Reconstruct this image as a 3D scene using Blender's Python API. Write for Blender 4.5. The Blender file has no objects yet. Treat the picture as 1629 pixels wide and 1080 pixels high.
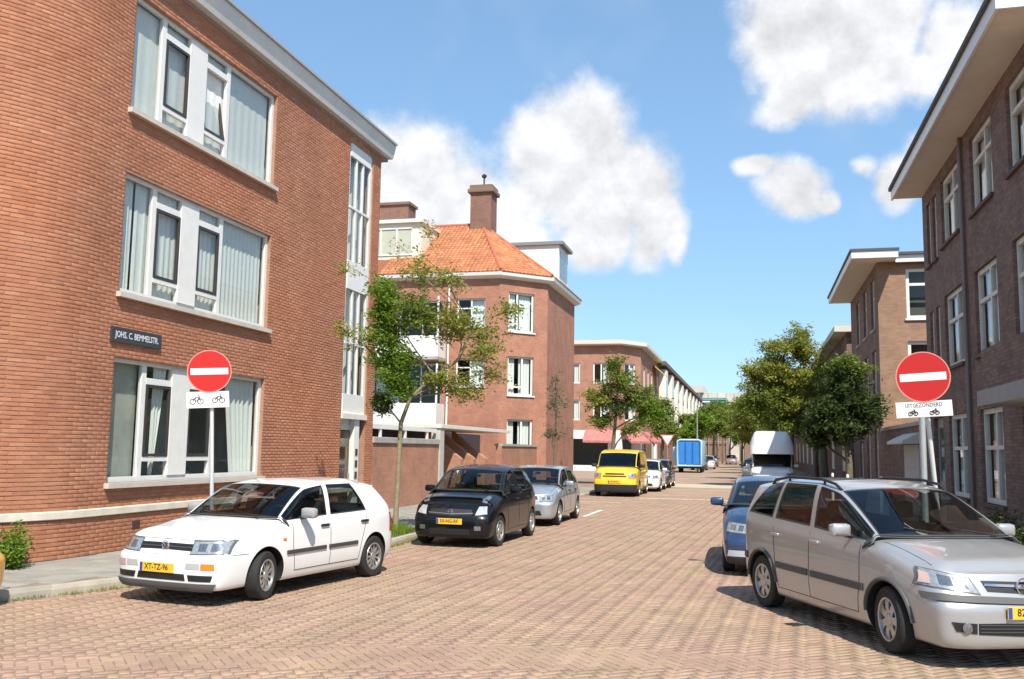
import bpy, bmesh, math, random
import numpy as np
from mathutils import Vector, Matrix
random.seed(7); RNG = np.random.RandomState(11)
S = bpy.context.scene
COL = S.collection
R = math.radians
# ------------------------------------------------------------------ camera
cd = bpy.data.cameras.new('camera'); cam = bpy.data.objects.new('camera', cd); COL.objects.link(cam)
cd.sensor_width = 36.0; cd.lens = 36.0 * 1500 / 1629; cd.clip_start = .1; cd.clip_end = 3000
YAW, PITCH, ROLL = R(14.4), R(6.6), R(0.9)
fwd = Vector((-math.sin(YAW) * math.cos(PITCH), math.cos(YAW) * math.cos(PITCH), math.sin(PITCH)))
rgt = Vector((math.cos(YAW), math.sin(YAW), 0)); upv = rgt.cross(fwd)
cx = rgt * math.cos(ROLL) + upv * math.sin(ROLL); cy = -rgt * math.sin(ROLL) + upv * math.cos(ROLL)
cam.matrix_world = Matrix(((cx.x, cy.x, -fwd.x, 0), (cx.y, cy.y, -fwd.y, 0), (cx.z, cy.z, -fwd.z, 1.9), (0, 0, 0, 1)))
S.camera = cam
CAMP = np.array((0, 0, 1.9))
# ------------------------------------------------------------------ light and sky
SUN_EL, SUN_AZ = R(52), math.atan2(.50, -.866)          # azimuth measured from +Y towards +X
sdir = Vector((math.sin(SUN_AZ) * math.cos(SUN_EL), math.cos(SUN_AZ) * math.cos(SUN_EL), math.sin(SUN_EL)))
sl = bpy.data.lights.new('sun', 'SUN'); sl.energy = 4.5; sl.angle = R(.5); sl.color = (1, .94, .84)
so = bpy.data.objects.new('sun', sl); COL.objects.link(so); so.rotation_euler = (-sdir).to_track_quat('-Z', 'Y').to_euler(); so.location = (20, -20, 40)
S.view_settings.view_transform = 'Standard'; S.view_settings.look = 'None'; S.view_settings.gamma = 1
S.view_settings.exposure = 0.66
S.render.engine = 'CYCLES'; cy_s = S.cycles; cy_s.max_bounces = 6; cy_s.diffuse_bounces = 3; cy_s.glossy_bounces = 3; cy_s.transmission_bounces = 2; cy_s.transparent_max_bounces = 10; cy_s.caustics_reflective = False; cy_s.caustics_refractive = False
W = bpy.data.worlds.new('World'); W.cycles.sampling_method = 'MANUAL'; W.cycles.sample_map_resolution = 512; S.world = W; W.use_nodes = True
nt = W.node_tree; N = nt.nodes; LK = nt.links; N.clear()
def nd(t, **k):
    n = N.new(t)
    for a, b in k.items():
        if a[0] == 'i' and a[1:].isdigit(): n.inputs[int(a[1:])].default_value = b
        else: setattr(n, a, b)
    return n
def mth(op, a, b=None, c=None):
    n = N.new('ShaderNodeMath'); n.operation = op
    for i, v in enumerate((a, b, c)):
        if v is None: continue
        if isinstance(v, (int, float)): n.inputs[i].default_value = v
        else: LK.new(v, n.inputs[i])
    return n.outputs[0]
sky = nd('ShaderNodeTexSky', sky_type='NISHITA', sun_disc=False, sun_elevation=SUN_EL, sun_rotation=SUN_AZ)
sky.air_density = 1.0; sky.dust_density = .25; sky.ozone_density = 2.2
tc = nd('ShaderNodeTexCoord')
def cloud_dir(px, py):
    u, v = px - 814.5, 540 - py
    d = (fwd * 1500 + cx * u + cy * v); return d.normalized()
ns = nd('ShaderNodeTexNoise', i2=8.0, i3=3.0, i4=.5); LK.new(tc.outputs['Generated'], ns.inputs[0])
nc = nd('ShaderNodeVectorMath', operation='SUBTRACT'); LK.new(ns.outputs[1], nc.inputs[0]); nc.inputs[1].default_value = (.5, .5, .5)
nsc = nd('ShaderNodeVectorMath', operation='SCALE'); LK.new(nc.outputs[0], nsc.inputs[0]); nsc.inputs[3].default_value = .075
wd = nd('ShaderNodeVectorMath', operation='ADD'); LK.new(tc.outputs['Generated'], wd.inputs[0]); LK.new(nsc.outputs[0], wd.inputs[1])
blobs = [(930, 222, 92), (885, 255, 80), (1000, 290, 88), (950, 320, 90), (860, 300, 66), (1045, 345, 55), (1070, 385, 30),
         (670, 265, 90), (610, 260, 70), (735, 310, 78), (650, 330, 80), (820, 335, 60), (560, 300, 60),
         (1320, 40, 110), (1235, 65, 68), (1400, 105, 70), (1265, 140, 52), (1335, 120, 70), (1540, 70, 66), (1480, 120, 40),
         (1258, 302, 48), (1212, 272, 24), (1300, 318, 24), (1425, 275, 46), (1362, 258, 24), (1470, 240, 40), (765, 300, 66), (790, 350, 66), (700, 385, 62), (845, 385, 60), (955, 385, 56), (1030, 395, 40), (1430, 40, 60)]
field = None
def add_blob(d, r, gain=1.0):
    global field
    dd = nd('ShaderNodeVectorMath', operation='DISTANCE'); LK.new(wd.outputs[0], dd.inputs[0]); dd.inputs[1].default_value = d
    v = mth('MULTIPLY_ADD', dd.outputs['Value'], -gain / r, gain)
    field = v if field is None else mth('SMOOTH_MAX', field, v, .25)
for x, y, r in blobs: add_blob(cloud_dir(x, y), r * 1.0 / 1500)
rr = random.Random(5)
for i in range(14):                                     # the same fair-weather cumulus goes on round the rest of the sky
    az, el = rr.uniform(R(40), R(320)), R(rr.uniform(8, 55))
    base = Vector((math.sin(az - YAW) * math.cos(el), math.cos(az - YAW) * math.cos(el), math.sin(el)))
    for k in range(1):
        add_blob((base + Vector((rr.uniform(-.08, .08), rr.uniform(-.08, .08), rr.uniform(-.02, .03)))).normalized(), rr.uniform(.05, .11))
n2 = nd('ShaderNodeTexNoise', i2=17.0, i3=6.0, i4=.63); LK.new(tc.outputs['Generated'], n2.inputs[0])
dens = mth('ADD', field, mth('MULTIPLY_ADD', n2.outputs[0], .9, -.40))
mr = nd('ShaderNodeMapRange', interpolation_type='SMOOTHSTEP', i1=-.11, i2=.46); LK.new(dens, mr.inputs[0])
# thin veils between the cumulus
n3 = nd('ShaderNodeTexNoise', i2=3.1, i3=3.0, i4=.62); LK.new(wd.outputs[0], n3.inputs[0])
mv = nd('ShaderNodeMapRange', interpolation_type='SMOOTHSTEP', i1=.52, i2=.80, i3=0.0, i4=.45); LK.new(n3.outputs[0], mv.inputs[0])
fac = mth('MAXIMUM', mr.outputs[0], mv.outputs[0])
# thick middles are bright, undersides a little greyer
upo = nd('ShaderNodeVectorMath', operation='ADD'); LK.new(tc.outputs['Generated'], upo.inputs[0]); upo.inputs[1].default_value = (sdir.x * .012, sdir.y * .012, .022)
n5 = nd('ShaderNodeTexNoise', i2=17.0, i3=4.0, i4=.6); LK.new(upo.outputs[0], n5.inputs[0])
rel = mth('MULTIPLY_ADD', mth('SUBTRACT', n2.outputs[0], n5.outputs[0]), .75, mth('MULTIPLY_ADD', ns.outputs[0], .45, .70))   # billows: sunward sides bright, far sides grey
core = mth('MINIMUM', mth('MAXIMUM', rel, .68), 1.04)
CLOUD = 4.2
cc = nd('ShaderNodeVectorMath', operation='SCALE'); cc.inputs[0].default_value = (.985 * CLOUD, 1.0 * CLOUD, 1.03 * CLOUD); LK.new(core, cc.inputs[3])
gm = nd('ShaderNodeGamma'); gm.inputs[1].default_value = .56; LK.new(sky.outputs[0], gm.inputs[0])          # hazy summer air: less contrast between zenith and horizon
skyg = nd('ShaderNodeMix', data_type='RGBA', blend_type='MULTIPLY'); skyg.inputs[0].default_value = 1; LK.new(gm.outputs[0], skyg.inputs[6]); skyg.inputs[7].default_value = (.97, 1.33, 1.64, 1)
mx = nd('ShaderNodeMix', data_type='RGBA'); LK.new(fac, mx.inputs[0]); LK.new(skyg.outputs[2], mx.inputs[6]); LK.new(cc.outputs[0], mx.inputs[7])
bg = nd('ShaderNodeBackground'); bg.inputs[1].default_value = .15; LK.new(mx.outputs[2], bg.inputs[0])
wo = nd('ShaderNodeOutputWorld'); LK.new(bg.outputs[0], wo.inputs[0])
# ------------------------------------------------------------------ materials
MATS = {}
def mat(name, col=(.5, .5, .5), rough=.6, metal=0.0, var=0.0, vscale=3.0, bump=0.0, bscale=60.0, spec=.5, coat=0.0, src=None, ramp=None, emit=None, hue=None):
    """procedural principled material; var = brightness mottling, src = 'obj' / 'att' picks a per-piece tint from ramp"""
    if name in MATS: return MATS[name]
    m = bpy.data.materials.new(name); m.use_nodes = True; t = m.node_tree; p = t.nodes['Principled BSDF']; L = t.links.new
    p.inputs['Roughness'].default_value = rough; p.inputs['Metallic'].default_value = metal
    p.inputs['Specular IOR Level'].default_value = spec; p.inputs['Coat Weight'].default_value = coat; p.inputs['Coat Roughness'].default_value = .04
    c4 = (*col, 1); p.inputs['Base Color'].default_value = c4
    cur = None
    tcn = t.nodes.new('ShaderNodeTexCoord')
    geo = t.nodes.new('ShaderNodeNewGeometry')
    if src:
        rp = t.nodes.new('ShaderNodeValToRGB'); e = rp.color_ramp.elements
        while len(e) < len(ramp): e.new(.5)
        for i, c in enumerate(ramp): e[i].position = i / (len(ramp) - 1); e[i].color = (*c, 1)
        if src == 'obj':
            oi = t.nodes.new('ShaderNodeObjectInfo'); L(oi.outputs['Random'], rp.inputs[0])
        else:
            at = t.nodes.new('ShaderNodeAttribute'); at.attribute_name = 'rnd'; L(at.outputs['Fac'], rp.inputs[0])
        cur = rp.outputs[0]
    if var:
        n1 = t.nodes.new('ShaderNodeTexNoise'); n1.inputs['Scale'].default_value = vscale; n1.inputs['Detail'].default_value = 8; n1.inputs['Roughness'].default_value = .65
        L(geo.outputs['Position'] if src else tcn.outputs['Object'], n1.inputs['Vector'])
        r1 = t.nodes.new('ShaderNodeMapRange'); r1.inputs[1].default_value = .28; r1.inputs[2].default_value = .72; r1.inputs[3].default_value = 1 - var; r1.inputs[4].default_value = 1 + var * .6
        L(n1.outputs[0], r1.inputs[0])
        mm = t.nodes.new('ShaderNodeMix'); mm.data_type = 'RGBA'; mm.blend_type = 'MULTIPLY'; mm.inputs[0].default_value = 1
        if cur: L(cur, mm.inputs[6])
        else: mm.inputs[6].default_value = c4
        L(r1.outputs[0], mm.inputs[7]); cur = mm.outputs[2]
    if hue:
        n5 = t.nodes.new('ShaderNodeTexNoise'); n5.inputs['Scale'].default_value = hue[2]; n5.inputs['Detail'].default_value = 4; n5.inputs['Roughness'].default_value = .6; L(geo.outputs['Position'], n5.inputs['Vector'])
        r5 = t.nodes.new('ShaderNodeValToRGB'); e5 = r5.color_ramp.elements; e5[0].position = .35; e5[0].color = (*hue[0], 1); e5[1].position = .65; e5[1].color = (*hue[1], 1); L(n5.outputs[0], r5.inputs[0])
        m5 = t.nodes.new('ShaderNodeMix'); m5.data_type = 'RGBA'; m5.blend_type = 'MULTIPLY'; m5.inputs[0].default_value = 1
        if cur: L(cur, m5.inputs[6])
        else: m5.inputs[6].default_value = c4
        L(r5.outputs[0], m5.inputs[7]); cur = m5.outputs[2]
    if cur: L(cur, p.inputs['Base Color'])
    if bump:
        n2 = t.nodes.new('ShaderNodeTexNoise'); n2.inputs['Scale'].default_value = bscale; n2.inputs['Detail'].default_value = 5
        L(geo.outputs['Position'] if src else tcn.outputs['Object'], n2.inputs['Vector'])
        b = t.nodes.new('ShaderNodeBump'); b.inputs['Strength'].default_value = bump; b.inputs['Distance'].default_value = .02
        L(n2.outputs[0], b.inputs['Height']); L(b.outputs[0], p.inputs['Normal'])
    if emit: p.inputs['Emission Color'].default_value = (*emit, 1); p.inputs['Emission Strength'].default_value = 1
    MATS[name] = m; return m
def brick_mat(name, c1, c2, cm, swap='YZ', course=.065, var=.25):
    """far brickwork: bond drawn by the Brick Texture in metres, joints recessed by bump"""
    if name in MATS: return MATS[name]
    m = bpy.data.materials.new(name); m.use_nodes = True; t = m.node_tree; p = t.nodes['Principled BSDF']; L = t.links.new
    p.inputs['Roughness'].default_value = .85; p.inputs['Specular IOR Level'].default_value = .25
    g = t.nodes.new('ShaderNodeNewGeometry'); s = t.nodes.new('ShaderNodeSeparateXYZ'); L(g.outputs['Position'], s.inputs[0])
    cb = t.nodes.new('ShaderNodeCombineXYZ'); ad = t.nodes.new('ShaderNodeMath'); ad.operation = 'ADD'; L(s.outputs[0], ad.inputs[0]); L(s.outputs[1], ad.inputs[1])
    L(ad.outputs[0], cb.inputs[0]); L(s.outputs[2], cb.inputs[1])
    b = t.nodes.new('ShaderNodeTexBrick'); L(cb.outputs[0], b.inputs['Vector'])
    b.inputs['Color1'].default_value = (*c1, 1); b.inputs['Color2'].default_value = (*c2, 1); b.inputs['Mortar'].default_value = (*cm, 1)
    b.inputs['Scale'].default_value = 1; b.inputs['Brick Width'].default_value = .22; b.inputs['Row Height'].default_value = course; b.inputs['Mortar Size'].default_value = .006; b.inputs['Bias'].default_value = 0
    n1 = t.nodes.new('ShaderNodeTexNoise'); n1.inputs['Scale'].default_value = 1.3; n1.inputs['Detail'].default_value = 9; n1.inputs['Roughness'].default_value = .7; L(g.outputs['Position'], n1.inputs['Vector'])
    r1 = t.nodes.new('ShaderNodeMapRange'); r1.inputs[1].default_value = .25; r1.inputs[2].default_value = .75; r1.inputs[3].default_value = 1 - var; r1.inputs[4].default_value = 1 + var; L(n1.outputs[0], r1.inputs[0])
    mm = t.nodes.new('ShaderNodeMix'); mm.data_type = 'RGBA'; mm.blend_type = 'MULTIPLY'; mm.inputs[0].default_value = 1; L(b.outputs[0], mm.inputs[6]); L(r1.outputs[0], mm.inputs[7]); L(mm.outputs[2], p.inputs['Base Color'])
    bp = t.nodes.new('ShaderNodeBump'); bp.inputs['Strength'].default_value = .5; bp.inputs['Distance'].default_value = .008; bp.invert = True; L(b.outputs['Fac'], bp.inputs['Height']); L(bp.outputs[0], p.inputs['Normal'])
    MATS[name] = m; return m
def glass_mat(name, tint=(.75, .8, .78), ior=1.5, gain=1.0, rough=.015):
    if name in MATS: return MATS[name]
    m = bpy.data.materials.new(name); m.use_nodes = True; t = m.node_tree; t.nodes.clear(); L = t.links.new
    o = t.nodes.new('ShaderNodeOutputMaterial'); mxs = t.nodes.new('ShaderNodeMixShader'); tr = t.nodes.new('ShaderNodeBsdfTransparent'); gl = t.nodes.new('ShaderNodeBsdfGlossy'); fr = t.nodes.new('ShaderNodeFresnel')
    tr.inputs[0].default_value = (*tint, 1); gl.inputs[1].default_value = rough; 
    ge = t.nodes.new('ShaderNodeNewGeometry'); io = t.nodes.new('ShaderNodeMapRange'); io.inputs[3].default_value = ior; io.inputs[4].default_value = 1 / ior; L(ge.outputs['Backfacing'], io.inputs[0]); L(io.outputs[0], fr.inputs[0])
    nz = t.nodes.new('ShaderNodeTexNoise'); nz.inputs['Scale'].default_value = 1.6; bp = t.nodes.new('ShaderNodeBump'); bp.inputs['Strength'].default_value = .04; bp.inputs['Distance'].default_value = .05
    L(nz.outputs[0], bp.inputs['Height']); L(bp.outputs[0], gl.inputs['Normal'])
    mu = t.nodes.new('ShaderNodeMath'); mu.operation = 'MULTIPLY'; mu.use_clamp = True; mu.inputs[1].default_value = gain; L(fr.outputs[0], mu.inputs[0])
    L(mu.outputs[0], mxs.inputs[0]); L(tr.outputs[0], mxs.inputs[1]); L(gl.outputs[0], mxs.inputs[2]); L(mxs.outputs[0], o.inputs[0])
    MATS[name] = m; return m
def leaf_mat(name, ramp, trans=.45):
    m = mat(name, rough=.6, src='att', ramp=ramp, spec=.25); t = m.node_tree; p = t.nodes['Principled BSDF']; L = t.links.new
    tl = t.nodes.new('ShaderNodeBsdfTranslucent'); ms = t.nodes.new('ShaderNodeMixShader'); ms.inputs[0].default_value = trans
    L(p.inputs['Base Color'].links[0].from_socket, tl.inputs[0]); L(p.outputs[0], ms.inputs[1]); L(tl.outputs[0], ms.inputs[2]); L(ms.outputs[0], t.nodes['Material Output'].inputs[0]); return m
WHITE = mat('white_paint', (.78, .77, .73), .45, var=.08, vscale=4)
CREAM = mat('cream_paint', (.74, .69, .60), .6, var=.12, vscale=5)
GREYP = mat('grey_painted_wood', (.70, .69, .65), .6, var=.12, vscale=2)
DARKF = mat('dark_sash', (.045, .04, .038), .5)
BLACK = mat('black_plastic', (.018, .018, .019), .55, bump=.1, bscale=300)
RUBBER = mat('tyre_rubber', (.022, .021, .020), .85, var=.2, vscale=20)
STEEL = mat('galvanised_steel', (.55, .56, .55), .42, .7, var=.15, vscale=12)
CHROME = mat('chrome', (.75, .75, .76), .12, 1.0)
CONC = mat('concrete', (.40, .38, .34), .85, var=.22, vscale=2.5, bump=.25, bscale=80)
GLASS = glass_mat('window_glass', (.84, .88, .86), gain=1.2)
CARGLASS = glass_mat('car_glass', (.52, .58, .56), gain=1.25)
DIM = mat('room_plaster', (.62, .61, .57), .9)
CURT = mat('net_curtain', (.84, .84, .81), .9, var=.06, vscale=8)
# ------------------------------------------------------------------ mesh helpers
OFF = {}
def off_of(p): return OFF.get(p.name, Vector((0, 0, 0))) if p else Vector((0, 0, 0))
def link(name, me, parent=None):
    o = bpy.data.objects.new(name, me); COL.objects.link(o)
    if parent: o.parent = parent; OFF[o.name] = off_of(parent)
    return o
def tag(o, label=None, cat=None, group=None, kind=None):
    if label: o['label'] = label
    if cat: o['category'] = cat
    if group: o['group'] = group
    if kind: o['kind'] = kind
    return o
def thing(name, label, cat, loc=(0, 0, 0), group=None, rz=0):
    o = bpy.data.objects.new(name, None); COL.objects.link(o); o.location = loc; o.rotation_euler = (0, 0, rz); o.empty_display_size = .3
    tag(o, label, cat, group); OFF[o.name] = Vector(loc); return o
def local(o): OFF[o.name] = Vector((0, 0, 0)); return o
def copy_tree(o, parent=None):
    c = o.copy(); COL.objects.link(c); c.parent = parent; OFF[c.name] = off_of(o)
    for ch in o.children: copy_tree(ch, c)
    return c
class MB:
    def __init__(s): s.v = []; s.f = []; s.m = []
    def add(s, vs, fs, mi=0):
        b = len(s.v); s.v += [tuple(v) for v in vs]; s.f += [tuple(i + b for i in f) for f in fs]; s.m += [mi] * len(fs); return s
    def box(s, x0, x1, y0, y1, z0, z1, mi=0, bev=0.0):
        if bev <= 0:
            return s.add([(x0, y0, z0), (x1, y0, z0), (x1, y1, z0), (x0, y1, z0), (x0, y0, z1), (x1, y0, z1), (x1, y1, z1), (x0, y1, z1)],
                         [(3, 2, 1, 0), (4, 5, 6, 7), (0, 1, 5, 4), (1, 2, 6, 5), (2, 3, 7, 6), (3, 0, 4, 7)], mi)
        b = min(bev, abs(x1 - x0) * .45, abs(y1 - y0) * .45, abs(z1 - z0) * .45)
        bm = bmesh.new(); bmesh.ops.create_cube(bm, size=1)
        for v in bm.verts: v.co = Vector(((x0 + x1) / 2 + v.co.x * (x1 - x0), (y0 + y1) / 2 + v.co.y * (y1 - y0), (z0 + z1) / 2 + v.co.z * (z1 - z0)))
        bmesh.ops.bevel(bm, geom=list(bm.edges), offset=b, segments=2, affect='EDGES', profile=.6)
        bm.verts.index_update(); s.add([v.co[:] for v in bm.verts], [[v.index for v in f.verts] for f in bm.faces], mi); bm.free(); return s
    def prism(s, poly, d, mi=0):
        """closed polygon of 3-D points extruded by vector d"""
        n = len(poly); d = Vector(d); p = [Vector(q) for q in poly]
        return s.add([q[:] for q in p] + [(q + d)[:] for q in p], [tuple(range(n))[::-1], tuple(range(n, 2 * n))] + [(i, (i + 1) % n, n + (i + 1) % n, n + i) for i in range(n)], mi)
    def tube(s, pts, r, n=8, mi=0, caps=True):
        pts = [Vector(p) for p in pts]; rs = r if isinstance(r, (list, tuple)) else [r] * len(pts); b = len(s.v); k = len(pts)
        prev = None
        for i, p in enumerate(pts):
            t = (pts[min(i + 1, k - 1)] - pts[max(i - 1, 0)])
            t = t.normalized() if t.length > 1e-9 else Vector((0, 0, 1))
            a = Vector((0, 0, 1)) if abs(t.z) < .9 else Vector((1, 0, 0))
            if prev is not None: a = prev
            x = (a - t * a.dot(t)).normalized(); y = t.cross(x); prev = x
            for j in range(n):
                q = 2 * math.pi * j / n; s.v.append((p + (x * math.cos(q) + y * math.sin(q)) * rs[i])[:])
        for i in range(k - 1):
            for j in range(n): s.f.append((b + i * n + j, b + i * n + (j + 1) % n, b + (i + 1) * n + (j + 1) % n, b + (i + 1) * n + j)); s.m.append(mi)
        if caps: s.f += [tuple(range(b, b + n))[::-1], tuple(range(b + (k - 1) * n, b + k * n))]; s.m += [mi, mi]
        return s
    def lathe(s, prof, n=28, axis='z', c=(0, 0, 0), mi=0, cap=True):
        """prof = [(radius, height)] turned about an axis through c"""
        b = len(s.v); k = len(prof)
        for (r, h) in prof:
            for j in range(n):
                q = 2 * math.pi * j / n; a, e = r * math.cos(q), r * math.sin(q)
                v = {'z': (a, e, h), 'x': (h, a, e), 'y': (a, h, e)}[axis]; s.v.append((v[0] + c[0], v[1] + c[1], v[2] + c[2]))
        for i in range(k - 1):
            for j in range(n): s.f.append((b + i * n + j, b + i * n + (j + 1) % n, b + (i + 1) * n + (j + 1) % n, b + (i + 1) * n + j)); s.m.append(mi)
        if not cap: return s
        if prof[0][0] > 1e-6: s.f.append(tuple(range(b, b + n))[::-1]); s.m.append(mi)
        if prof[-1][0] > 1e-6: s.f.append(tuple(range(b + (k - 1) * n, b + k * n))); s.m.append(mi)
        return s
    def sweep(s, path, prof, mi=0):
        """path = [(x, y, nx, ny)], prof = closed [(out, z)]"""
        b = len(s.v); n = len(prof)
        for (x, y, nx, ny) in path:
            for (d, z) in prof: s.v.append((x + nx * d, y + ny * d, z))
        for i in range(len(path) - 1):
            for j in range(n): s.f.append((b + i * n + j, b + i * n + (j + 1) % n, b + (i + 1) * n + (j + 1) % n, b + (i + 1) * n + j)); s.m.append(mi)
        e = b + (len(path) - 1) * n; s.f += [tuple(range(b, b + n)), tuple(range(e, e + n))[::-1]]; s.m += [mi, mi]; return s
    def mesh(s, name, mats, off=Vector((0, 0, 0)), smooth=None):
        me = bpy.data.meshes.new(name); me.from_pydata([(v[0] - off[0], v[1] - off[1], v[2] - off[2]) for v in s.v], [], s.f)
        for m in (mats if isinstance(mats, (list, tuple)) else [mats]): me.materials.append(m)
        if any(s.m): me.polygons.foreach_set('material_index', s.m)
        bm = bmesh.new(); bm.from_mesh(me); bmesh.ops.recalc_face_normals(bm, faces=bm.faces); bm.to_mesh(me); bm.free()
        if smooth is not None: me.shade_smooth() if smooth >= 180 else (me.shade_smooth(), me.set_sharp_from_angle(angle=R(smooth)))
        return me
    def build(s, name, mats, parent=None, smooth=None):
        return link(name, s.mesh(name, mats, off_of(parent), smooth), parent)
def struct(name, mb, m, smooth=None): return tag(mb.build(name, m, None, smooth), kind='structure')
def np_mesh(name, V, Fq, mats, rnd=None, rnd_per=1, smooth=False, off=(0, 0, 0)):
    """fast quad mesh from arrays with an optional per-piece random face attribute"""
    me = bpy.data.meshes.new(name); V = np.asarray(V, np.float32) - np.asarray(off, np.float32); Fq = np.asarray(Fq, np.int32); k = Fq.shape[1]
    me.vertices.add(len(V)); me.vertices.foreach_set('co', V.ravel()); me.loops.add(Fq.size); me.loops.foreach_set('vertex_index', Fq.ravel())
    me.polygons.add(len(Fq)); me.polygons.foreach_set('loop_start', np.arange(0, Fq.size, k, dtype=np.int32)); me.polygons.foreach_set('loop_total', np.full(len(Fq), k, np.int32))
    for m in (mats if isinstance(mats, (list, tuple)) else [mats]): me.materials.append(m)
    if rnd is not None:
        a = me.attributes.new('rnd', 'FLOAT', 'FACE'); a.data.foreach_set('value', np.repeat(np.asarray(rnd, np.float32), rnd_per))
    me.update(calc_edges=True); me.validate()
    if smooth: me.shade_smooth()
    return me
def pieces(name, unit_v, unit_f, TM, parent, m_obj, m_stuff, limit=300, rank=None, stuff_name=None):
    """TM = Nx4x4 transforms of one unit piece: the `limit` that show largest become parts, the rest one 'stuff' part"""
    TM = np.asarray(TM); uv = np.c_[np.asarray(unit_v, float), np.ones(len(unit_v))]; uf = np.asarray(unit_f)
    if rank is None: rank = np.linalg.norm(TM[:, :3, 3] - CAMP, axis=1)
    order = np.argsort(rank); a, b = order[:limit], order[limit:]; off = off_of(parent)
    me = bpy.data.meshes.new(name); me.from_pydata([tuple(v) for v in unit_v], [], [tuple(f) for f in unit_f]); me.materials.append(m_obj)
    for i in a:
        o = link(name, me, parent); M = TM[i].copy(); M[:3, 3] -= np.array(off); o.matrix_local = Matrix(M.tolist())
    if len(b):
        V = (TM[b][:, :3, :] @ uv.T).transpose(0, 2, 1).reshape(-1, 3)
        Fq = (uf[None] + (np.arange(len(b)) * len(unit_v))[:, None, None]).reshape(-1, uf.shape[1])
        o = link(stuff_name or name + '_field', np_mesh(name + 's', V, Fq, m_stuff, RNG.rand(len(b)), len(uf), off=off), parent); tag(o, kind='stuff')
def in_view(P, margin=20):
    q = np.asarray(P) - CAMP; z = q @ np.array(fwd); u = q @ np.array(cx) / np.maximum(z, .01) * 1500; v = q @ np.array(cy) / np.maximum(z, .01) * 1500
    return (z > .5) & (np.abs(u) < 814 + margin) & (np.abs(v) < 540 + margin)
# a piece with a chamfered face: unit cube footprint 1 x 1, face at +z
def unit_piece(c=.04, cy_=None, h=1.0):
    cy_ = cy_ or c; a = .5
    v = [(-a, -a, 0), (a, -a, 0), (a, a, 0), (-a, a, 0), (-a, -a, h * .8), (a, -a, h * .8), (a, a, h * .8), (-a, a, h * .8), (-a + c, -a + cy_, h), (a - c, -a + cy_, h), (a - c, a - cy_, h), (-a + c, a - cy_, h)]
    f = [(0, 1, 5, 4), (1, 2, 6, 5), (2, 3, 7, 6), (3, 0, 4, 7), (4, 5, 9, 8), (5, 6, 10, 9), (6, 7, 11, 10), (7, 4, 8, 11), (8, 9, 10, 11)]
    return v, f
def text_mesh(txt, size, m, ext=.002, align='CENTER', squeeze=1.0):
    cu = bpy.data.curves.new('txt', 'FONT'); cu.body = txt; cu.size = size; cu.extrude = ext; cu.offset = size * .012; cu.align_x = align; cu.align_y = 'CENTER'; cu.resolution_u = 2
    o = bpy.data.objects.new('txt', cu); COL.objects.link(o); bpy.context.view_layer.update()
    me = bpy.data.meshes.new_from_object(o.evaluated_get(bpy.context.evaluated_depsgraph_get())); bpy.data.objects.remove(o); bpy.data.curves.remove(cu)
    for v in me.vertices: v.co.x *= squeeze
    me.materials.clear(); me.materials.append(m); return me
# ------------------------------------------------------------------ ground, road, pavements
PAV = [(0.323, 0.218, 0.162), (0.36, 0.25, 0.175), (0.332, 0.223, 0.169), (0.385, 0.272, 0.189), (0.314, 0.213, 0.164), (0.349, 0.235, 0.173), (0.341, 0.242, 0.169), (0.36, 0.246, 0.186)]
PH = ((1.04, .96, .97), (1.0, 1.03, .90), .6)
JOINT = mat('joint_sand', (.27, .195, .147), .95, var=.3, vscale=2, bump=.3, bscale=150)
FARPAV = mat('far_clinker_paving', (.345, .245, .18), .8, var=.3, vscale=.9, hue=PH, bump=.15, bscale=9)
P_OBJ = mat('clinker_piece', rough=.75, src='obj', ramp=PAV, var=.22, vscale=1.1, hue=PH, bump=.35, bscale=90)
P_STF = mat('clinker_field', rough=.75, src='att', ramp=PAV, var=.22, vscale=1.1, hue=PH, bump=.35, bscale=90)
struct('ground', MB().add([(-900, -900, -.03), (900, -900, -.03), (900, 1500, -.03), (-900, 1500, -.03)], [(0, 1, 2, 3)]), mat('open_ground', (.30, .25, .18), .95, var=.3, vscale=.05))
road = struct('road', MB().add([(-60, -30, -.009), (40, -30, -.009), (40, 41, -.009), (-60, 41, -.009)], [(0, 1, 2, 3)]), JOINT)
struct('far_road', MB().add([(-60, 41, -.002), (40, 41, -.002), (40, 420, -.002), (-60, 420, -.002)], [(0, 1, 2, 3)]), FARPAV)
KL = [(-60, 7.2), (-14, 7.3), (-11.6, 7.5), (-10.2, 7.9), (-9.3, 8.6), (-8.75, 9.4), (-8.3, 10.5), (-7.75, 12), (-7.2, 13.6), (-6.9, 15.2), (-6.78, 17), (-6.75, 20), (-6.75, 57), (-7.2, 58.6), (-8.6, 59.6), (-11, 60), (-60, 60)]
KR = [(60, 11.8), (5, 11.9), (3.8, 12.15), (2.9, 12.6), (2.25, 13.3), (1.95, 14.2), (1.9, 16), (1.9, 120)]
def xl(y): return np.interp(y, [8.6, 9.4, 10.5, 12, 13.6, 15.2, 17, 20], [-9.3, -8.75, -8.3, -7.75, -7.2, -6.9, -6.78, -6.75])
def xr(y): return np.interp(y, [12.15, 12.6, 13.3, 14.2, 16], [3.8, 2.9, 2.25, 1.95, 1.9])
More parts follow.
